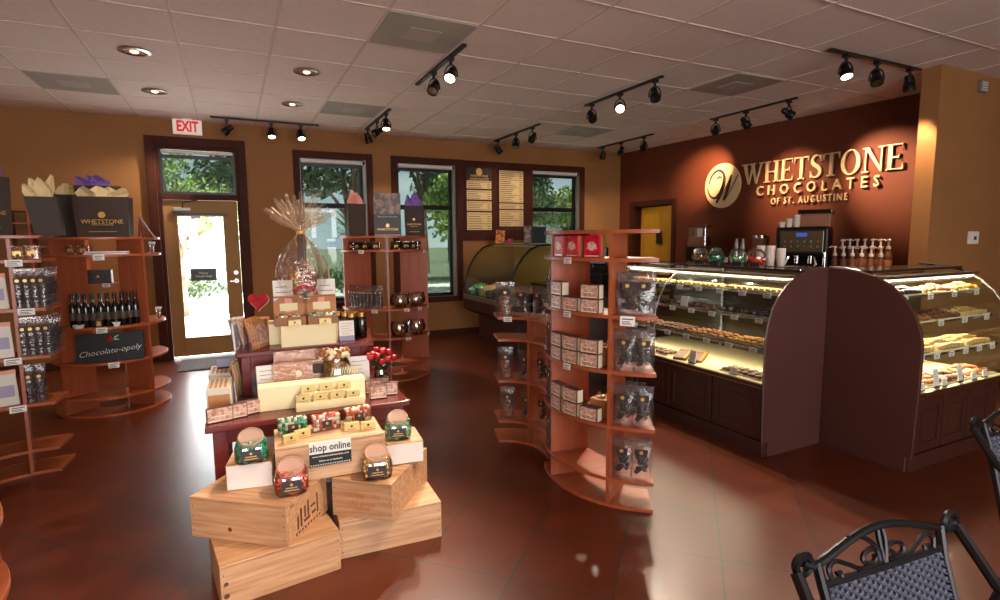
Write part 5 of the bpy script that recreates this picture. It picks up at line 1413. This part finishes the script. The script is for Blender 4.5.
# right case
rb = [(.17,.30,1.066,[('choc','dark chocolates on the top shelf of right case, left'),('caramel','brown clusters on the top shelf of right case, middle'),('nut_candy','yellow nut brittle on the top shelf of right case, right')],6,3),
      (.10,.30,.901,[('caramel','caramel clusters on the second glass shelf of right case, left'),('choc_light','milk chocolates on the second glass shelf of right case, middle'),('cream_candy','fudge slices on the second glass shelf of right case, right')],6,3),
      (.06,.30,.706,[('cream_candy','cream fudge on the low shelf of right case, left'),('cream_candy','cream fudge on the low shelf of right case, middle'),('cream_candy','cream fudge on the low shelf of right case, right')],6,3),
      (.04,.26,.4955,[('caramel','caramel clusters on the deck of right case, left'),('choc_light','milk chocolates on the deck of right case, middle'),('caramel','brown clusters on the deck of right case, right')],6,3)]
for (y0,y1,z,ks,nx,ny) in rb:
    for k,(kd,lab) in enumerate(ks): trayset(oB,rB,.03+k*.345,.36+k*.345,y0,y1,z,kd,nx,ny,lab,heap=.03,sc=(1.15,1.15,1.15),m='interior_cream')
for lev,(z,y,nm) in enumerate(((1.068,.163,'top shelf'),(.903,.093,'second glass shelf'),(.708,.048,'low shelf'))):
    n_ = (4,4,6)[lev]
    for i in range(n_): ctag(oB,rB,.12+i*.86/(n_-1),y,z,'%s price tag on the %s edge of right case' % (nth(i,n_),nm))
for i,(x,h_) in enumerate(((.10,.05),(.27,.12),(.36,.05),(.55,.12),(.72,.05),(.86,.05))):
    card('%s white price card on the deck of right case' % nth(i,6),(oB[0]+x,oB[1]+.022,.4955),0,.055,h_,'tag_white','choc',.12,lean=-10)
# lights inside the cases
def strip_light(loc, rot, sx, sy, p): area('case_light',loc,rot,sx,sy,p,(1,.86,.62))
CASE_L = [((3.04+.25,3.98-.815,1.155),(0,0,0),.05,1.5,9),((3.64+.54,1.77+.25,1.155),(0,0,0),1.0,.05,12),((3.04+.25,3.98-.815,.89),(0,0,0),.05,1.5,3),((3.64+.54,1.77+.25,.89),(0,0,0),1.0,.05,6),((3.04+.22,3.98-.815,.69),(0,0,0),.05,1.5,7),((3.64+.54,1.77+.22,.69),(0,0,0),1.0,.05,11)]

# ------------------------------------------------------------------ things on and behind the cases
CT = 1.225
for i,(x,y,f_,lab) in enumerate(((3.47,3.33,'foil_yellow','tilted clear fish bowl jar of golden sweets on the left case'),(3.45,3.15,'foil_green','tilted clear fish bowl jar of teal sweets on the left case'),(3.44,2.93,'foil_mint','tilted clear fish bowl jar of mint sweets on the left case'),(3.44,2.77,'foil_red','tilted clear fish bowl jar of red sweets on the left case'))):
    t = thing('fish_bowl_jar',lab,'jar',(x,y,CT),0,'tilted fish bowl jars')
    T = Matrix.Rotation(R(-62),4,'Z') @ Matrix.Translation((0,0,.062)) @ Matrix.Rotation(R(38),4,'X')
    MB().t(T).lathe([(.0,-.060),(.035,-.058),(.062,-.03),(.070,.0),(.062,.035),(.045,.052),(.047,.062)],n=28).build('glass_bowl','jar_plastic',t,smooth=True)
    c = MB(); rn = random.Random(i)
    for _ in range(46):
        a = rn.uniform(0,2*PI); q = .056*math.sqrt(rn.random()); zz = .012+rn.random()*.05
        c.ball((q*math.cos(a),q*math.sin(a),zz+.004),.010,n=6)
    c.build('foil_sweets',f_,t,smooth=True)
    MB().t(T).box(-.03,.03,-.072,-.069,-.02,.02).build('jar_label','label_dark',t)
cs_ = None
for i,(x,y,n_) in enumerate(((3.60,2.86,10),(3.62,2.79,10),(3.64,2.72,8))):
    lab = '%s stack of white paper cups beside the coffee machine' % nth(i,3)
    t = thing('cup_stack',lab,'paper cups',(x,y,CT),0,'stacks of paper cups'); b = MB()
    for k in range(n_): b.lathe([(.024,.0+k*.0095),(.031,.06+k*.0095),(.033,.063+k*.0095),(.031,.066+k*.0095),(.027,.063+k*.0095)],n=18)
    b.build('cup','cup_white',t,smooth=True)
    if i == 0: MB().box(-.06,.08,-.26,.06,-.004+.004,.004).build('saucer','steel',t)
bc = thing('back_counter','long dark counter with granite top along the brown wall behind the cases','counter',(5.80,4.4,0),THR)
MB().box(-.30,.26,-1.55,1.75,.0,.88).build('cabinet','cabinet',bc,bevel=.003); MB().box(-.33,.27,-1.57,1.77,.88,.92).build('countertop','granite',bc,bevel=.004)
for k in range(6): MB().box(-.312,-.30,-1.52+k*.54,-1.02+k*.54,.10,.86).build('cabinet_door','cabinet',bc,bevel=.004)
BZ = .92
# granita / bean dispenser
dp = thing('drink_dispenser','clear topped black drink dispenser beside the yellow door','drink dispenser',(5.62,5.42,BZ),R(-62))
MB().box(-.13,.13,-.16,.16,0,.40).box(-.10,.10,-.20,-.16,.0,.05).build('base','black',dp,bevel=.01); MB().box(-.12,.12,-.14,.14,.40,.66).build('hopper','jar_plastic',dp,bevel=.015)
MB().box(-.11,.11,-.13,.13,.402,.53).build('drink','cup_brown',dp,bevel=.01); MB().cyl((0,0,.41),(0,0,.64),.035,n=14).build('auger','white_plastic',dp,smooth=True); MB().box(-.125,.125,-.145,.145,.66,.68).build('lid','mirror_brown',dp,bevel=.005)
MB().box(-.02,.02,-.20,-.16,.28,.36).build('tap','steel',dp)
for i,(x,y,r_,h_,m_,lab) in enumerate(((5.62,5.10,.045,.30,'cup_white','small white cup stack left of the metal canister'),(5.60,4.98,.045,.22,'cup_white','short white cup stack left of the metal canister'))):
    t = thing('cup_stack',lab,'paper cups',(x,y,BZ)); b = MB()
    for k in range(10): b.lathe([(.032,k*.02),(.044,.08+k*.02),(.046,.084+k*.02),(.036,.084+k*.02)],n=14)
    b.build('cup',m_,t,smooth=True)
for i,(x,y) in enumerate(((5.58,4.78),(5.60,4.70))):
    t = thing('steel_shaker','%s slim steel milk flask on the back counter' % ('left','right')[i],'flask',(x,y,BZ),0,'slim steel flasks'); MB().lathe([(.035,0),(.035,.42),(.025,.46),(.02,.50),(0,.505)],n=16).build('flask','steel',t,smooth=True)
cn = thing('metal_canister','tall coppery metal canister on the back counter under the lettering','canister',(5.62,4.47,BZ)); MB().lathe([(.085,0),(.088,.01),(.088,.50),(.085,.51)],n=28).build('canister_body','cup_brown',cn,smooth=True); MB().lathe([(.09,.505),(.09,.54),(0,.545)],n=28).build('lid','steel',cn,smooth=True); MB().box(-.04,.02,-.091,-.086,.25,.42).build('canister_label','choc',cn)
# espresso machine
em = thing('coffee_machine','large dark bean to cup coffee machine with hopper on the back counter','coffee machine',(5.53,3.86,BZ),R(-62))
MB().box(-.24,.24,-.22,.24,0,.10).box(-.24,.24,-.02,.24,.10,.34).box(-.24,-.20,-.22,-.02,.10,.34).box(.20,.24,-.22,-.02,.10,.34).build('body','dark_metal',em,bevel=.008)
MB().prism([(-.24,.32),(.24,.32),(.24,.64),(-.18,.64)],-.24,.24,'x').build('head','black_gloss',em,bevel=.012) if 0 else MB().box(-.24,.24,-.24,.24,.32,.62).build('head','dark_metal',em,bevel=.02)
MB().box(-.20,.20,-.25,-.24,.36,.58).build('control_panel','mirror_brown',em,bevel=.004); MB().box(-.05,.05,-.256,-.25,.52,.56).build('display','display_blue',em)
b = MB(); [b.cyl((-.15+.06*i,-.256,.42+.05*j),(-.15+.06*i,-.25,.42+.05*j),.012,n=10) for i in range(6) for j in range(2)]; b.build('button','steel',em)
MB().box(-.05,.24,-.12,.22,.62,.76).build('bean_hopper','cup_brown',em,bevel=.01); MB().box(-.06,.25,-.13,.23,.76,.80).build('hopper_lid','black_gloss',em,bevel=.006)
MB().cyl((-.05,-.16,.32),(-.05,-.16,.24),.03,n=14).cyl((.08,-.16,.32),(.08,-.16,.24),.03,n=14).tube([(-.12,-.20,.31),(-.15,-.22,.22),(-.08,-.23,.12),(0,-.23,.11),(.09,-.23,.13),(.14,-.22,.24),(.12,-.2,.31)],.012,n=8).build('spout','chrome',em,smooth=True)
MB().cyl((.215,-.235,.06),(.215,-.235,.36),.018,n=12).build('steam_wand','chrome',em,smooth=True)
for i,(x,y,n_) in enumerate(((-.20,-.16,1),(-.13,-.17,2),(-.06+.0,-.18,3))):
    c, s = math.cos(R(-62)), math.sin(R(-62)); t = thing('mug','%s white mug stack on top of the coffee machine' % nth(i,3),'mug',(5.53+c*x-s*y,3.86+s*x+c*y,BZ+.62),0,'mugs on the coffee machine'); b = MB()
    for k in range(n_): b.lathe([(.026,k*.035),(.034,.055+k*.035),(.036,.058+k*.035),(.030,.055+k*.035)],n=14)
    b.build('cup','cup_white',t,smooth=True)
# syrup bottles with pumps, two rows on a step
sr = thing('bottle_step','dark stepped rack for the syrup bottles on the back counter','rack',(5.60,3.31,BZ),THR)
MB().box(-.12,.0,-.26,.26,0,.10).box(0,.14,-.26,.26,0,.17).build('step','cabinet',sr,bevel=.003)
sy_ = None; k = 0
for row in range(2):
    n_ = 7 if row else 6
    for i in range(n_):
        y = -.215+i*.43/(n_-1); x = .07 if row else -.06
        c, s = math.cos(THR), math.sin(THR); p = (5.60+c*x-s*y, 3.31+s*x+c*y, BZ+(.17 if row else .10))
        lab = '%s syrup bottle with white pump in the %s row by the coffee machine' % (nth(n_-1-i,n_),('front','back')[row])
        if sy_ is None:
            sy_ = thing('syrup_bottle',lab,'bottle',p,R(-60),'syrup bottles with pumps')
            MB().lathe([(.033,0),(.036,.006),(.036,.15),(.028,.185),(.015,.205),(.015,.225)],n=14).build('bottle_body','choc_light',sy_,smooth=True)
            MB().lathe([(.0365,.03),(.0368,.032),(.0368,.12),(.0365,.122)],n=14).build('bottle_label','kraft',sy_)
            MB().lathe([(.018,.222),(.020,.224),(.020,.248),(.010,.256),(.008,.30),(.018,.31),(.018,.322),(0,.325)],n=12).tube([(0,0,.315),(.0,-.03,.318),(0,-.055,.305)],.006,n=6).build('pump','cup_white',sy_,smooth=True)
        else: dup(sy_,p,R(-60)+i,lab)

# ------------------------------------------------------------------ gelato case near the middle windows
ge = thing('gelato_case','curved glass gelato case with brown base behind the S shaped shelves','gelato case',(2.95,7.22,0),-PI/2)
GA = [(0,.66),(.0,.72),(.02,.86),(.06,.98),(.12,1.11),(.20,1.22),(.30,1.31),(.42,1.355),(.80,1.365)]
L_ = 1.42
MB().box(.25,L_,.12,.85,0,.40).build('base','cabinet',ge,bevel=.004); MB().prism([(0,.62),(0,.46),(.10,.40),(.88,.40),(.88,.62)],0,L_,'x').build('body','trim_brown',ge,bevel=.004)
MB().box(0,L_,-.012,.03,.60,.665).box(0,L_,.03,.88,.62,.64).build('ledge','gelato_metal',ge,bevel=.004)
g_ = MB(); vs = []
for a,z in GA: vs += [(.02,a,z),(L_-.02,a,z)]
g_.add(vs,[(2*i,2*i+1,2*i+3,2*i+2) for i in range(len(GA)-1)]); g_.build('curved_glass','glass_low',ge,smooth=True)
for x in (.01,L_-.01):
    MB().tube([(x,a,z) for a,z in GA],.014,n=8).build('arch_frame','dark_metal',ge,smooth=True)
    MB().prism([(a,z) for a,z in GA]+[(.80,.66)],x-.003,x+.003,'x').build('end_glass','glass_low',ge)
MB().box(0,L_,.42,.82,1.355,1.375).build('top_slab','gelato_metal',ge,bevel=.003); MB().box(.02,L_-.02,.80,.83,.64,1.355).build('rear_panel','nut_candy' if 0 else 'gold',ge)
MB().box(.05,L_-.05,.45,.75,1.335,1.352).build('light_tube','tube_on' if 0 else 'interior_cream',ge)
gm = [('foil_mint','mint'),('cream_candy','vanilla'),('choc_light','chocolate'),('nut_candy','mango'),('white_plastic','coconut'),('choc','dark chocolate'),('gold','caramel'),('tissue_pink','strawberry')]
for i,(m_,nm) in enumerate(gm):
    x, y = .16+(i%4)*.34, .20+(i//4)*.30; c, s = math.cos(-PI/2), math.sin(-PI/2)
    t = thing('gelato_pan','steel pan of %s gelato in the curved gelato case, %s row' % (nm,('front','back')[i//4]),'gelato pan',(2.95+c*x-s*y,7.22+s*x+c*y,.64),-PI/2,'gelato pans')
    MB().box(-.15,.15,-.13,.13,0,.012).box(-.15,.15,-.13,-.12,.012,.12).box(-.15,.15,.12,.13,.012,.12).box(-.15,-.14,-.12,.12,.012,.12).box(.14,.15,-.12,.12,.012,.12).build('pan','steel',t)
    MB().lathe([(.13,.012),(.135,.10),(.10,.15),(.05,.17),(0,.18)],n=16,sq=4,wob=lambda a,k: 1+.04*math.sin(5*a+k)).build('gelato',m_,t,smooth=True)
# on top of the gelato case
t = thing('menu_stand','small orange patterned menu stand on top of the gelato case','sign',(3.42,7.0,1.375),R(-20)); MB().at(0,0,0,0,R(-12),R(6)).box(-.065,.065,-.005,.005,0,.19).build('card','orange_sign',t,bevel=.002); MB().box(-.05,.05,-.03,.03,0,.006).build('foot','orange_sign',t)
t = thing('pink_cup','small pink tub beside the orange menu stand','cup',(3.46,6.75,1.375)); MB().lathe([(.03,0),(.04,.055),(.042,.06),(0,.062)],n=16).build('tub','pink',t,smooth=True)
t = thing('framed_picture','upright framed picture at the near end of gelato case top','picture',(3.53,6.38,1.375),R(-25)); MB().at(0,0,0,0,R(-6)).box(-.055,.055,-.008,.008,0,.24).build('frame','dark_metal',t,bevel=.003); MB().at(0,0,0,0,R(-6)).box(-.046,.046,-.0095,-.008,.012,.228).build('picture','photo_mix',t)
# register beyond the gelato case
t = thing('cash_register','black cash register with blue screen between gelato case and S unit','cash register',(3.62,5.05,.92),R(-55))
MB().box(-.18,.18,-.20,.20,0,.12).prism([(-.16,.12),(.16,.12),(.16,.22),(-.05,.14)],-.14,.14,'x').build('body','black',t,bevel=.006); MB().at(0,.05,.22,0,R(-15)).box(-.15,.15,-.012,.012,0,.20).build('screen','black_gloss',t,bevel=.004); MB().at(0,.05,.22,0,R(-15)).box(-.135,.135,-.0135,-.012,.015,.185).build('display','ice_blue',t)
MB().cyl((0,.06,.1),(0,.06,.24),.02,n=10).build('stalk','black',t)
t = thing('register_counter','dark service counter between the glass chocolate case and the gelato case','counter',(3.62,4.95,0)); MB().box(-.40,.35,-.85,.75,0,.88).build('cabinet','cabinet',t,bevel=.003); MB().box(-.42,.37,-.87,.77,.88,.92).build('countertop','granite',t,bevel=.004)
# ------------------------------------------------------------------ iron and wicker chairs
def scroll(cx, cz, r0, turns, start, s, y, n=18):
    pts = []
    for k in range(n+1):
        t = k/n; a = start+s*turns*2*PI*t; r_ = r0*(1-.68*t); pts.append((cx+r_*math.cos(a),y,cz+r_*math.sin(a)))
    return pts
def chair(label, loc, rz):
    t = thing('bistro_chair',label,'chair',loc,rz,'dark iron and wicker chairs')
    # back leans: y at height z
    def by(z): return .15+(z-.45)*.28
    SH = .455
    def bp(x, z): return (x,by(z),z)
    top = []
    for k in range(17):
        u = -1+2*k/16; z = .857+.033*math.cos(u*PI/2)**1.2; top.append(bp(u*.165,z))
    rail = [bp(-.205,.865),bp(-.185,.855)]+top+[bp(.185,.855),bp(.205,.865)]
    MB().tube(rail,.0078,n=8).build('top_rail','iron',t,smooth=True)
    for s in (-1,1):
        b = MB(); b.tube([bp(s*.172,.86),bp(s*.165,.80),bp(s*.175,.60),bp(s*.19,.45)],.009,n=8)
        b.build('back_post','iron',t,smooth=True)
        # scroll at the top corner, then the arm sweeping forward and down
        q = [(s*.205+s*.018*math.cos(a),by(.865)-.002,.862+.018*math.sin(a)) for a in [PI*1.5-s*0+2*PI*i/14 for i in range(14)]]
        MB().tube(q,.0075,n=6,closed=True).build('corner_scroll','iron',t,smooth=True)
        MB().tube([(s*.222,by(.85),.852),(s*.232,.19,.76),(s*.245,.06,.69),(s*.252,-.10,.665),(s*.25,-.22,.645),(s*.245,-.25,.60),(s*.235,-.235,.45),(s*.235,-.25,.0)],.011,n=8).build('arm','iron',t,smooth=True)
        MB().tube([bp(s*.19,.45),(s*.20,.20,.25),(s*.205,.27,0)],.011,n=8).build('leg','iron',t,smooth=True)
        MB().tube([(s*.222,-.23,.43),(s*.19,.15,.44)],.009,n=8).build('seat_rail','iron',t,smooth=True)
        MB().tube([(s*.235,-.243,.15),(s*.203,.235,.15)],.007,n=6).build('stretcher','iron',t,smooth=True)
    # ornament between the rails
    orn = [scroll(-.035,.815,.030,1.0,R(20),1,by(.81)),scroll(.035,.815,.030,1.0,R(160),-1,by(.81)),
           [bp(-.004,.905),bp(-.006,.86),bp(-.002,.79)],[bp(.006,.905),bp(.010,.86),bp(.002,.79)],
           [bp(-.01,.795),bp(-.06,.79),bp(-.10,.82),bp(-.128,.838),bp(-.145,.82),bp(-.140,.785)],[bp(.01,.795),bp(.06,.79),bp(.10,.82),bp(.128,.838),bp(.145,.82),bp(.140,.785)],
           [bp(-.128,.80),bp(-.118,.80),bp(-.118,.78)],[bp(.128,.80),bp(.118,.80),bp(.118,.78)],[bp(-.085,.893),bp(-.05,.885),bp(-.02,.85),bp(-.012,.80)]]
    def sm(p):
        q = []
        for i in range(len(p)-1):
            a0, a1, a2, a3 = [Vector(p[k]) for k in (max(i-1,0),i,i+1,min(i+2,len(p)-1))]
            for k in range(5):
                t_ = k/5; q.append(.5*((2*a1)+(a2-a0)*t_+(2*a0-5*a1+4*a2-a3)*t_*t_+(3*a1-a0-3*a2+a3)*t_**3))
        q.append(Vector(p[-1])); return q
    def sq(p):
        z = .82+(p[2]-.78)*.56; return (p[0],by(z),z)
    orn = [sm([sq(p) for p in o_]) if len(o_) < 12 else [sq(p) for p in o_] for o_ in orn]
    for o_ in orn: MB().tube(o_,.0048,n=6).build('scrollwork','iron',t,smooth=True)
    MB().tube([bp(-.165,.82),bp(0,.818),bp(.165,.82)],.007,n=6).build('cross_rail','iron',t,smooth=True)
    # woven back panel: real over-under strands
    w = MB()
    nx, nz = 26, 34
    def edge(z): return .158+(.815-z)*.07
    for j in range(48):
        z = .812-j*.0075; e_ = edge(z); pts = []
        for i in range(nx*2+1):
            u = -1+i/nx; off = .0045*(1 if (i//2+j) % 2 else -1)
            p = bp(u*e_,z); pts.append((p[0],p[1]-off,p[2]))
        w.tube(pts,.0034,n=4)
    for i in range(nx+1):
        u = -1+2*i/nx; w.tube([bp(u*edge(.815),.815),bp(u*edge(.60),.60),bp(u*edge(.455),.455)],.0028,n=4)
    w.build('woven_back','wicker',t,smooth=True)
    s_ = MB(); n = 30
    for j in range(n):
        y = .13-j*.0125; e_ = .19+(.13-y)*.06; s_.tube([(-e_+2*e_*i/24,y,SH+(.003 if (i+j)%2 else -.003)) for i in range(25)],.0052,n=4)
    for i in range(16):
        u = -1+2*i/15; s_.tube([(u*.19,.13,SH),(u*.215,-.235,SH)],.003,n=4)
    s_.build('woven_seat','wicker',t,smooth=True)
    MB().tube([(-.222,-.235,.44),(0,-.25,.44),(.222,-.235,.44)],.010,n=8).tube([(-.19,.15,.44),(.19,.15,.44)],.009,n=8).build('seat_frame','iron',t,smooth=True)
    return t
ch = chair('dark iron and wicker chair nearest the camera at the bottom of picture',(1.065,.305,0),R(-5))
dup(ch,(2.235,.55,0),R(-4),'dark iron and wicker chair cut by the right picture edge')
# ------------------------------------------------------------------ outside
gr = struct(MB().box(-60, 60, YB+.15, 90, -.16, -.06).build('ground_outside', 'pavement'))
struct(MB().box(-60, 60, 17.5, 90, -.06, -.04).build('lawn_outside', 'grass'))
def leaves(b, c, r, n, s, flat=.8, seed=0):
    rnd = random.Random(seed)
    for _ in range(n):
        while True:
            p = Vector((rnd.uniform(-1,1),rnd.uniform(-1,1),rnd.uniform(-1,1)))
            if .25 < p.length < 1: break
        p = Vector(c)+Vector((p.x*r,p.y*r,p.z*r*flat))
        a = Vector((rnd.uniform(-1,1),rnd.uniform(-1,1),rnd.uniform(-1,1))).normalized(); u = a.orthogonal().normalized(); w = a.cross(u)
        k = s*rnd.uniform(.6,1.3)
        b.add([tuple(p-u*k),tuple(p+w*k*.5),tuple(p+u*k),tuple(p-w*k*.5)],[(0,1,2,3)])
def tree(label, x, y, h, r, m, n=1400, s=.16, seed=1, nb=7, group='trees outside the windows'):
    t = thing('tree', label, 'tree', (x,y,-.06), group=group)
    rnd = random.Random(seed)
    tb = MB(); tb.tube([(0,0,0),(rnd.uniform(-.1,.1),0,h*.3),(rnd.uniform(-.3,.3),0,h*.55),(0,.1,h*.8)], .028*h, n=8, r1=.01*h)
    cs = []
    for k in range(nb):
        a = 2*PI*k/nb+rnd.uniform(-.4,.4); q = rnd.uniform(.35,.7)*r; cz = h*rnd.uniform(.55,.95)
        c = (math.cos(a)*q, math.sin(a)*q, cz); cs.append(c)
        tb.tube([(0,0,h*.35),(c[0]*.5,c[1]*.5,h*.35+(cz-h*.35)*.6),c], .012*h, n=6, r1=.004*h)
    tb.build('trunk','bark',t,smooth=True)
    f = MB()
    for k,c in enumerate(cs): leaves(f, c, r*rnd.uniform(.42,.6), int(n*2.6)//nb, s*.6, seed=seed*31+k)
    o = f.build('foliage', m, t)
    return t
tree('oak tree beyond the glass door, left of transom', -4.0,19.5,6.4,2.0,'foliage_dark',seed=3,n=800)
tree('broad oak tree beyond the glass door, right of transom', .5,18,5.2,1.9,'foliage_mid',seed=5,n=1100)
tree('sunlit young tree standing right behind the glass door', -.9,12.5,3.4,1.3,'foliage_lit',seed=8,n=900,s=.1)
tree('dark leafy tree filling the first window', 4.6,18.5,6.4,2.3,'foliage_dark',seed=11,n=2000)
tree('slim tree with bare trunk left in first window', 2.6,13.2,5.0,1.2,'foliage_mid',seed=12,n=1000)
tree('bright green tree behind the second window', 6.4,15.2,3.7,1.5,'foliage_lit',seed=13,n=1900)
tree('tall thin tree at the top of second window', 7.6,23,8.0,2.2,'foliage_dark',seed=14,n=1300)
tree('low bushy tree behind the third window, left', 9.8,18.5,4.2,1.7,'foliage_mid',seed=15,n=1500)
tree('small pale tree behind the third window, right', 13.2,20,4.0,1.6,'foliage_lit',seed=16,n=1400)
tree('distant dark tree between door and first window', 1.2,30,6,2.6,'foliage_dark',seed=17,n=1500,s=.22)
tree('distant tree beyond the second window', 13.0,34,7,2.8,'foliage_mid',seed=18,n=1900,s=.22)
for i,(x,w,lab) in enumerate([(-1.6,2.6,'clipped green hedge beyond the glass door'),(2.4,2.6,'clipped green hedge below the first window trees'),(8.3,2.4,'clipped green hedge beyond the second window')]):
    b = MB()
    for k in range(int(w*4)): leaves(b,(-w/2+k*.25,0,.45),.42,110,.07,seed=100+i*20+k)
    tag(b.build('hedge','foliage_mid'),lab,'hedge',(x,14.6,-.06),group='hedges along the car park')
# palm fronds in first window
pl = thing('palm_plant','spiky palm growing right outside the first window','palm',(2.15,10.6,-.06))
b = MB()
for k in range(34):
    a = k*2.39; e = .35+.9*((k*37)%17)/17
    L_ = 1.25; pts = []
    for q in range(6):
        t = q/5; pts.append(Vector((math.cos(a)*math.cos(e)*L_*t, math.sin(a)*math.cos(e)*L_*t, 1.5+math.sin(e)*L_*t-.5*t*t)))
    for q in range(5):
        w = .05*(1-q/5)+.008; sd = Vector((-math.sin(a),math.cos(a),0))*w; w2 = Vector((-math.sin(a),math.cos(a),0))*(.05*(1-(q+1)/5)+.004)
        b.add([tuple(pts[q]-sd),tuple(pts[q]+sd),tuple(pts[q+1]+w2),tuple(pts[q+1]-w2)],[(0,1,2,3)])
b.build('frond','foliage_mid',pl)
MB().cyl((0,0,0),(0,0,1.5),.13,.1,n=12).build('trunk','bark',pl,smooth=True)
bd = thing('roadside_building','pale low building across the car park behind the third window','building',(19.5,31,-.06))
MB().box(-4.5,4.5,-2,2,0,3.1).build('wall','bldg',bd); MB().box(-4.8,4.8,-2.3,2.3,3.1,3.4).build('roof','diffuser_grey',bd)
wb = MB(); [wb.box(-3.6+i*2.6,-2.2+i*2.6,-2.03,-2,.9,2.2) for i in range(3)]; wb.build('window','slate',bd)

# ------------------------------------------------------------------ light
w = bpy.data.worlds.new('world'); SC.world = w; w.use_nodes = True; nt = w.node_tree
bg = nt.nodes['Background']
tc = nt.nodes.new('ShaderNodeTexCoord'); sep = nt.nodes.new('ShaderNodeSeparateXYZ'); nt.links.new(tc.outputs['Generated'], sep.inputs[0])
gr_ = nt.nodes.new('ShaderNodeValToRGB'); e = gr_.color_ramp.elements
e[0].position = .0; e[0].color = lin((206,220,236))+(1,); e[1].position = .7; e[1].color = lin((96,146,206))+(1,)
nt.links.new(sep.outputs['Z'], gr_.inputs['Fac'])
nz = nt.nodes.new('ShaderNodeTexNoise'); nz.inputs['Scale'].default_value = 3.2; nz.inputs['Detail'].default_value = 6
mp = nt.nodes.new('ShaderNodeMapping'); mp.inputs['Scale'].default_value = (1,1,2.6); nt.links.new(tc.outputs['Generated'], mp.inputs[0]); nt.links.new(mp.outputs[0], nz.inputs['Vector'])
cc = nt.nodes.new('ShaderNodeValToRGB'); cc.color_ramp.elements[0].position = .42; cc.color_ramp.elements[1].position = .6
nt.links.new(nz.outputs['Fac'], cc.inputs['Fac'])
mx = nt.nodes.new('ShaderNodeMix'); mx.data_type = 'RGBA'; mx.inputs[7].default_value = (1,1,1,1)
nt.links.new(cc.outputs['Color'], mx.inputs[0]); nt.links.new(gr_.outputs['Color'], mx.inputs[6])
nt.links.new(mx.outputs[2], bg.inputs['Color']); bg.inputs['Strength'].default_value = 6
sun = bpy.data.lights.new('sun','SUN'); sun.energy = 60; sun.angle = R(1); sun.color = (1,.95,.86)
so = bpy.data.objects.new('sun', sun); COL.objects.link(so); so.rotation_euler = (R(4),R(36),0)

def area(name, loc, rot, sx, sy, power, col):
    l = bpy.data.lights.new(name,'AREA'); l.shape = 'RECTANGLE'; l.size = sx; l.size_y = sy; l.energy = power; l.color = col
    o = bpy.data.objects.new(name, l); COL.objects.link(o); o.location = loc; o.rotation_euler = rot; return o
# area lamps added at the unseen front windows as daylight fill
for x in (-1.75,.35,2.45):
    area('window_daylight',(x,YF+.02,1.4),(R(90),0,0),1.6,2.1,DAY,(1,.95,.88))
for (a,c,z0,z1) in ((-.575,-.07,.26,1.74),):
    area('window_daylight',((a+c)/2,YB+.03,(z0+z1)/2),(R(-90),0,0),c-a,z1-z0,22,(.95,.97,1))
def spot(name, p, aim, w, cone, bl, col=(1,.83,.64), rad=.03):
    l = bpy.data.lights.new(name,'SPOT'); l.energy = w; l.spot_size = R(cone); l.spot_blend = bl; l.color = col; l.shadow_soft_size = rad
    o = bpy.data.objects.new(name, l); COL.objects.link(o); o.location = p; o.rotation_euler = Vector(aim).to_track_quat('-Z','Y').to_euler(); return o
for pos, aim, wt, cone, bl in LAMPS:
    spot('track_spot', pos, aim, wt*LK, cone, bl, col=(1,.72,.44) if pos.x > 5 and pos.y < 5.2 else (1,.83,.64))
for x,y,_ in [(-.572,5.007,0),(-.572,6.227,0),(.648,5.007,0),(.648,6.227,0)]: spot('downlight_spot',(x,y,H-.03),(0,0,-1),35*LK,100,1)

# ------------------------------------------------------------------ camera
cam = bpy.data.cameras.new('camera'); co = bpy.data.objects.new('camera', cam); COL.objects.link(co)
yaw, pit, rol = .4541, .1123, -.0075
cy, sy = math.cos(yaw), math.sin(yaw); cp, sp_ = math.cos(pit), math.sin(pit)
f = Vector((sy*cp, cy*cp, -sp_)); r = Vector((cy,-sy,0)); u = r.cross(f)
c_, s_ = math.cos(rol), math.sin(rol)
r2 = r*c_+u*s_; u2 = u*c_-r*s_
mw = Matrix((( r2.x,u2.x,-f.x,0),(r2.y,u2.y,-f.y,0),(r2.z,u2.z,-f.z,1.445),(0,0,0,1)))
co.matrix_world = mw
cam.sensor_width = 36; cam.lens = 545.73/1000*36; cam.clip_start = .05; cam.clip_end = 300
SC.camera = co
SC.view_settings.view_transform = 'Standard'; SC.view_settings.look = 'None'; SC.view_settings.gamma = 1; SC.view_settings.use_curve_mapping = False
SC.view_settings.exposure = EXPO
SC.cycles.max_bounces = 6; SC.cycles.diffuse_bounces = 3; SC.cycles.glossy_bounces = 3; SC.cycles.transparent_max_bounces = 16; SC.cycles.transmission_bounces = 3
SC.cycles.sample_clamp_indirect = 6; SC.cycles.caustics_reflective = False; SC.cycles.caustics_refractive = False
SC.cycles.use_denoising = True
for (l,r_,sx,sy,p) in CASE_L: strip_light(l,r_,sx,sy,p)
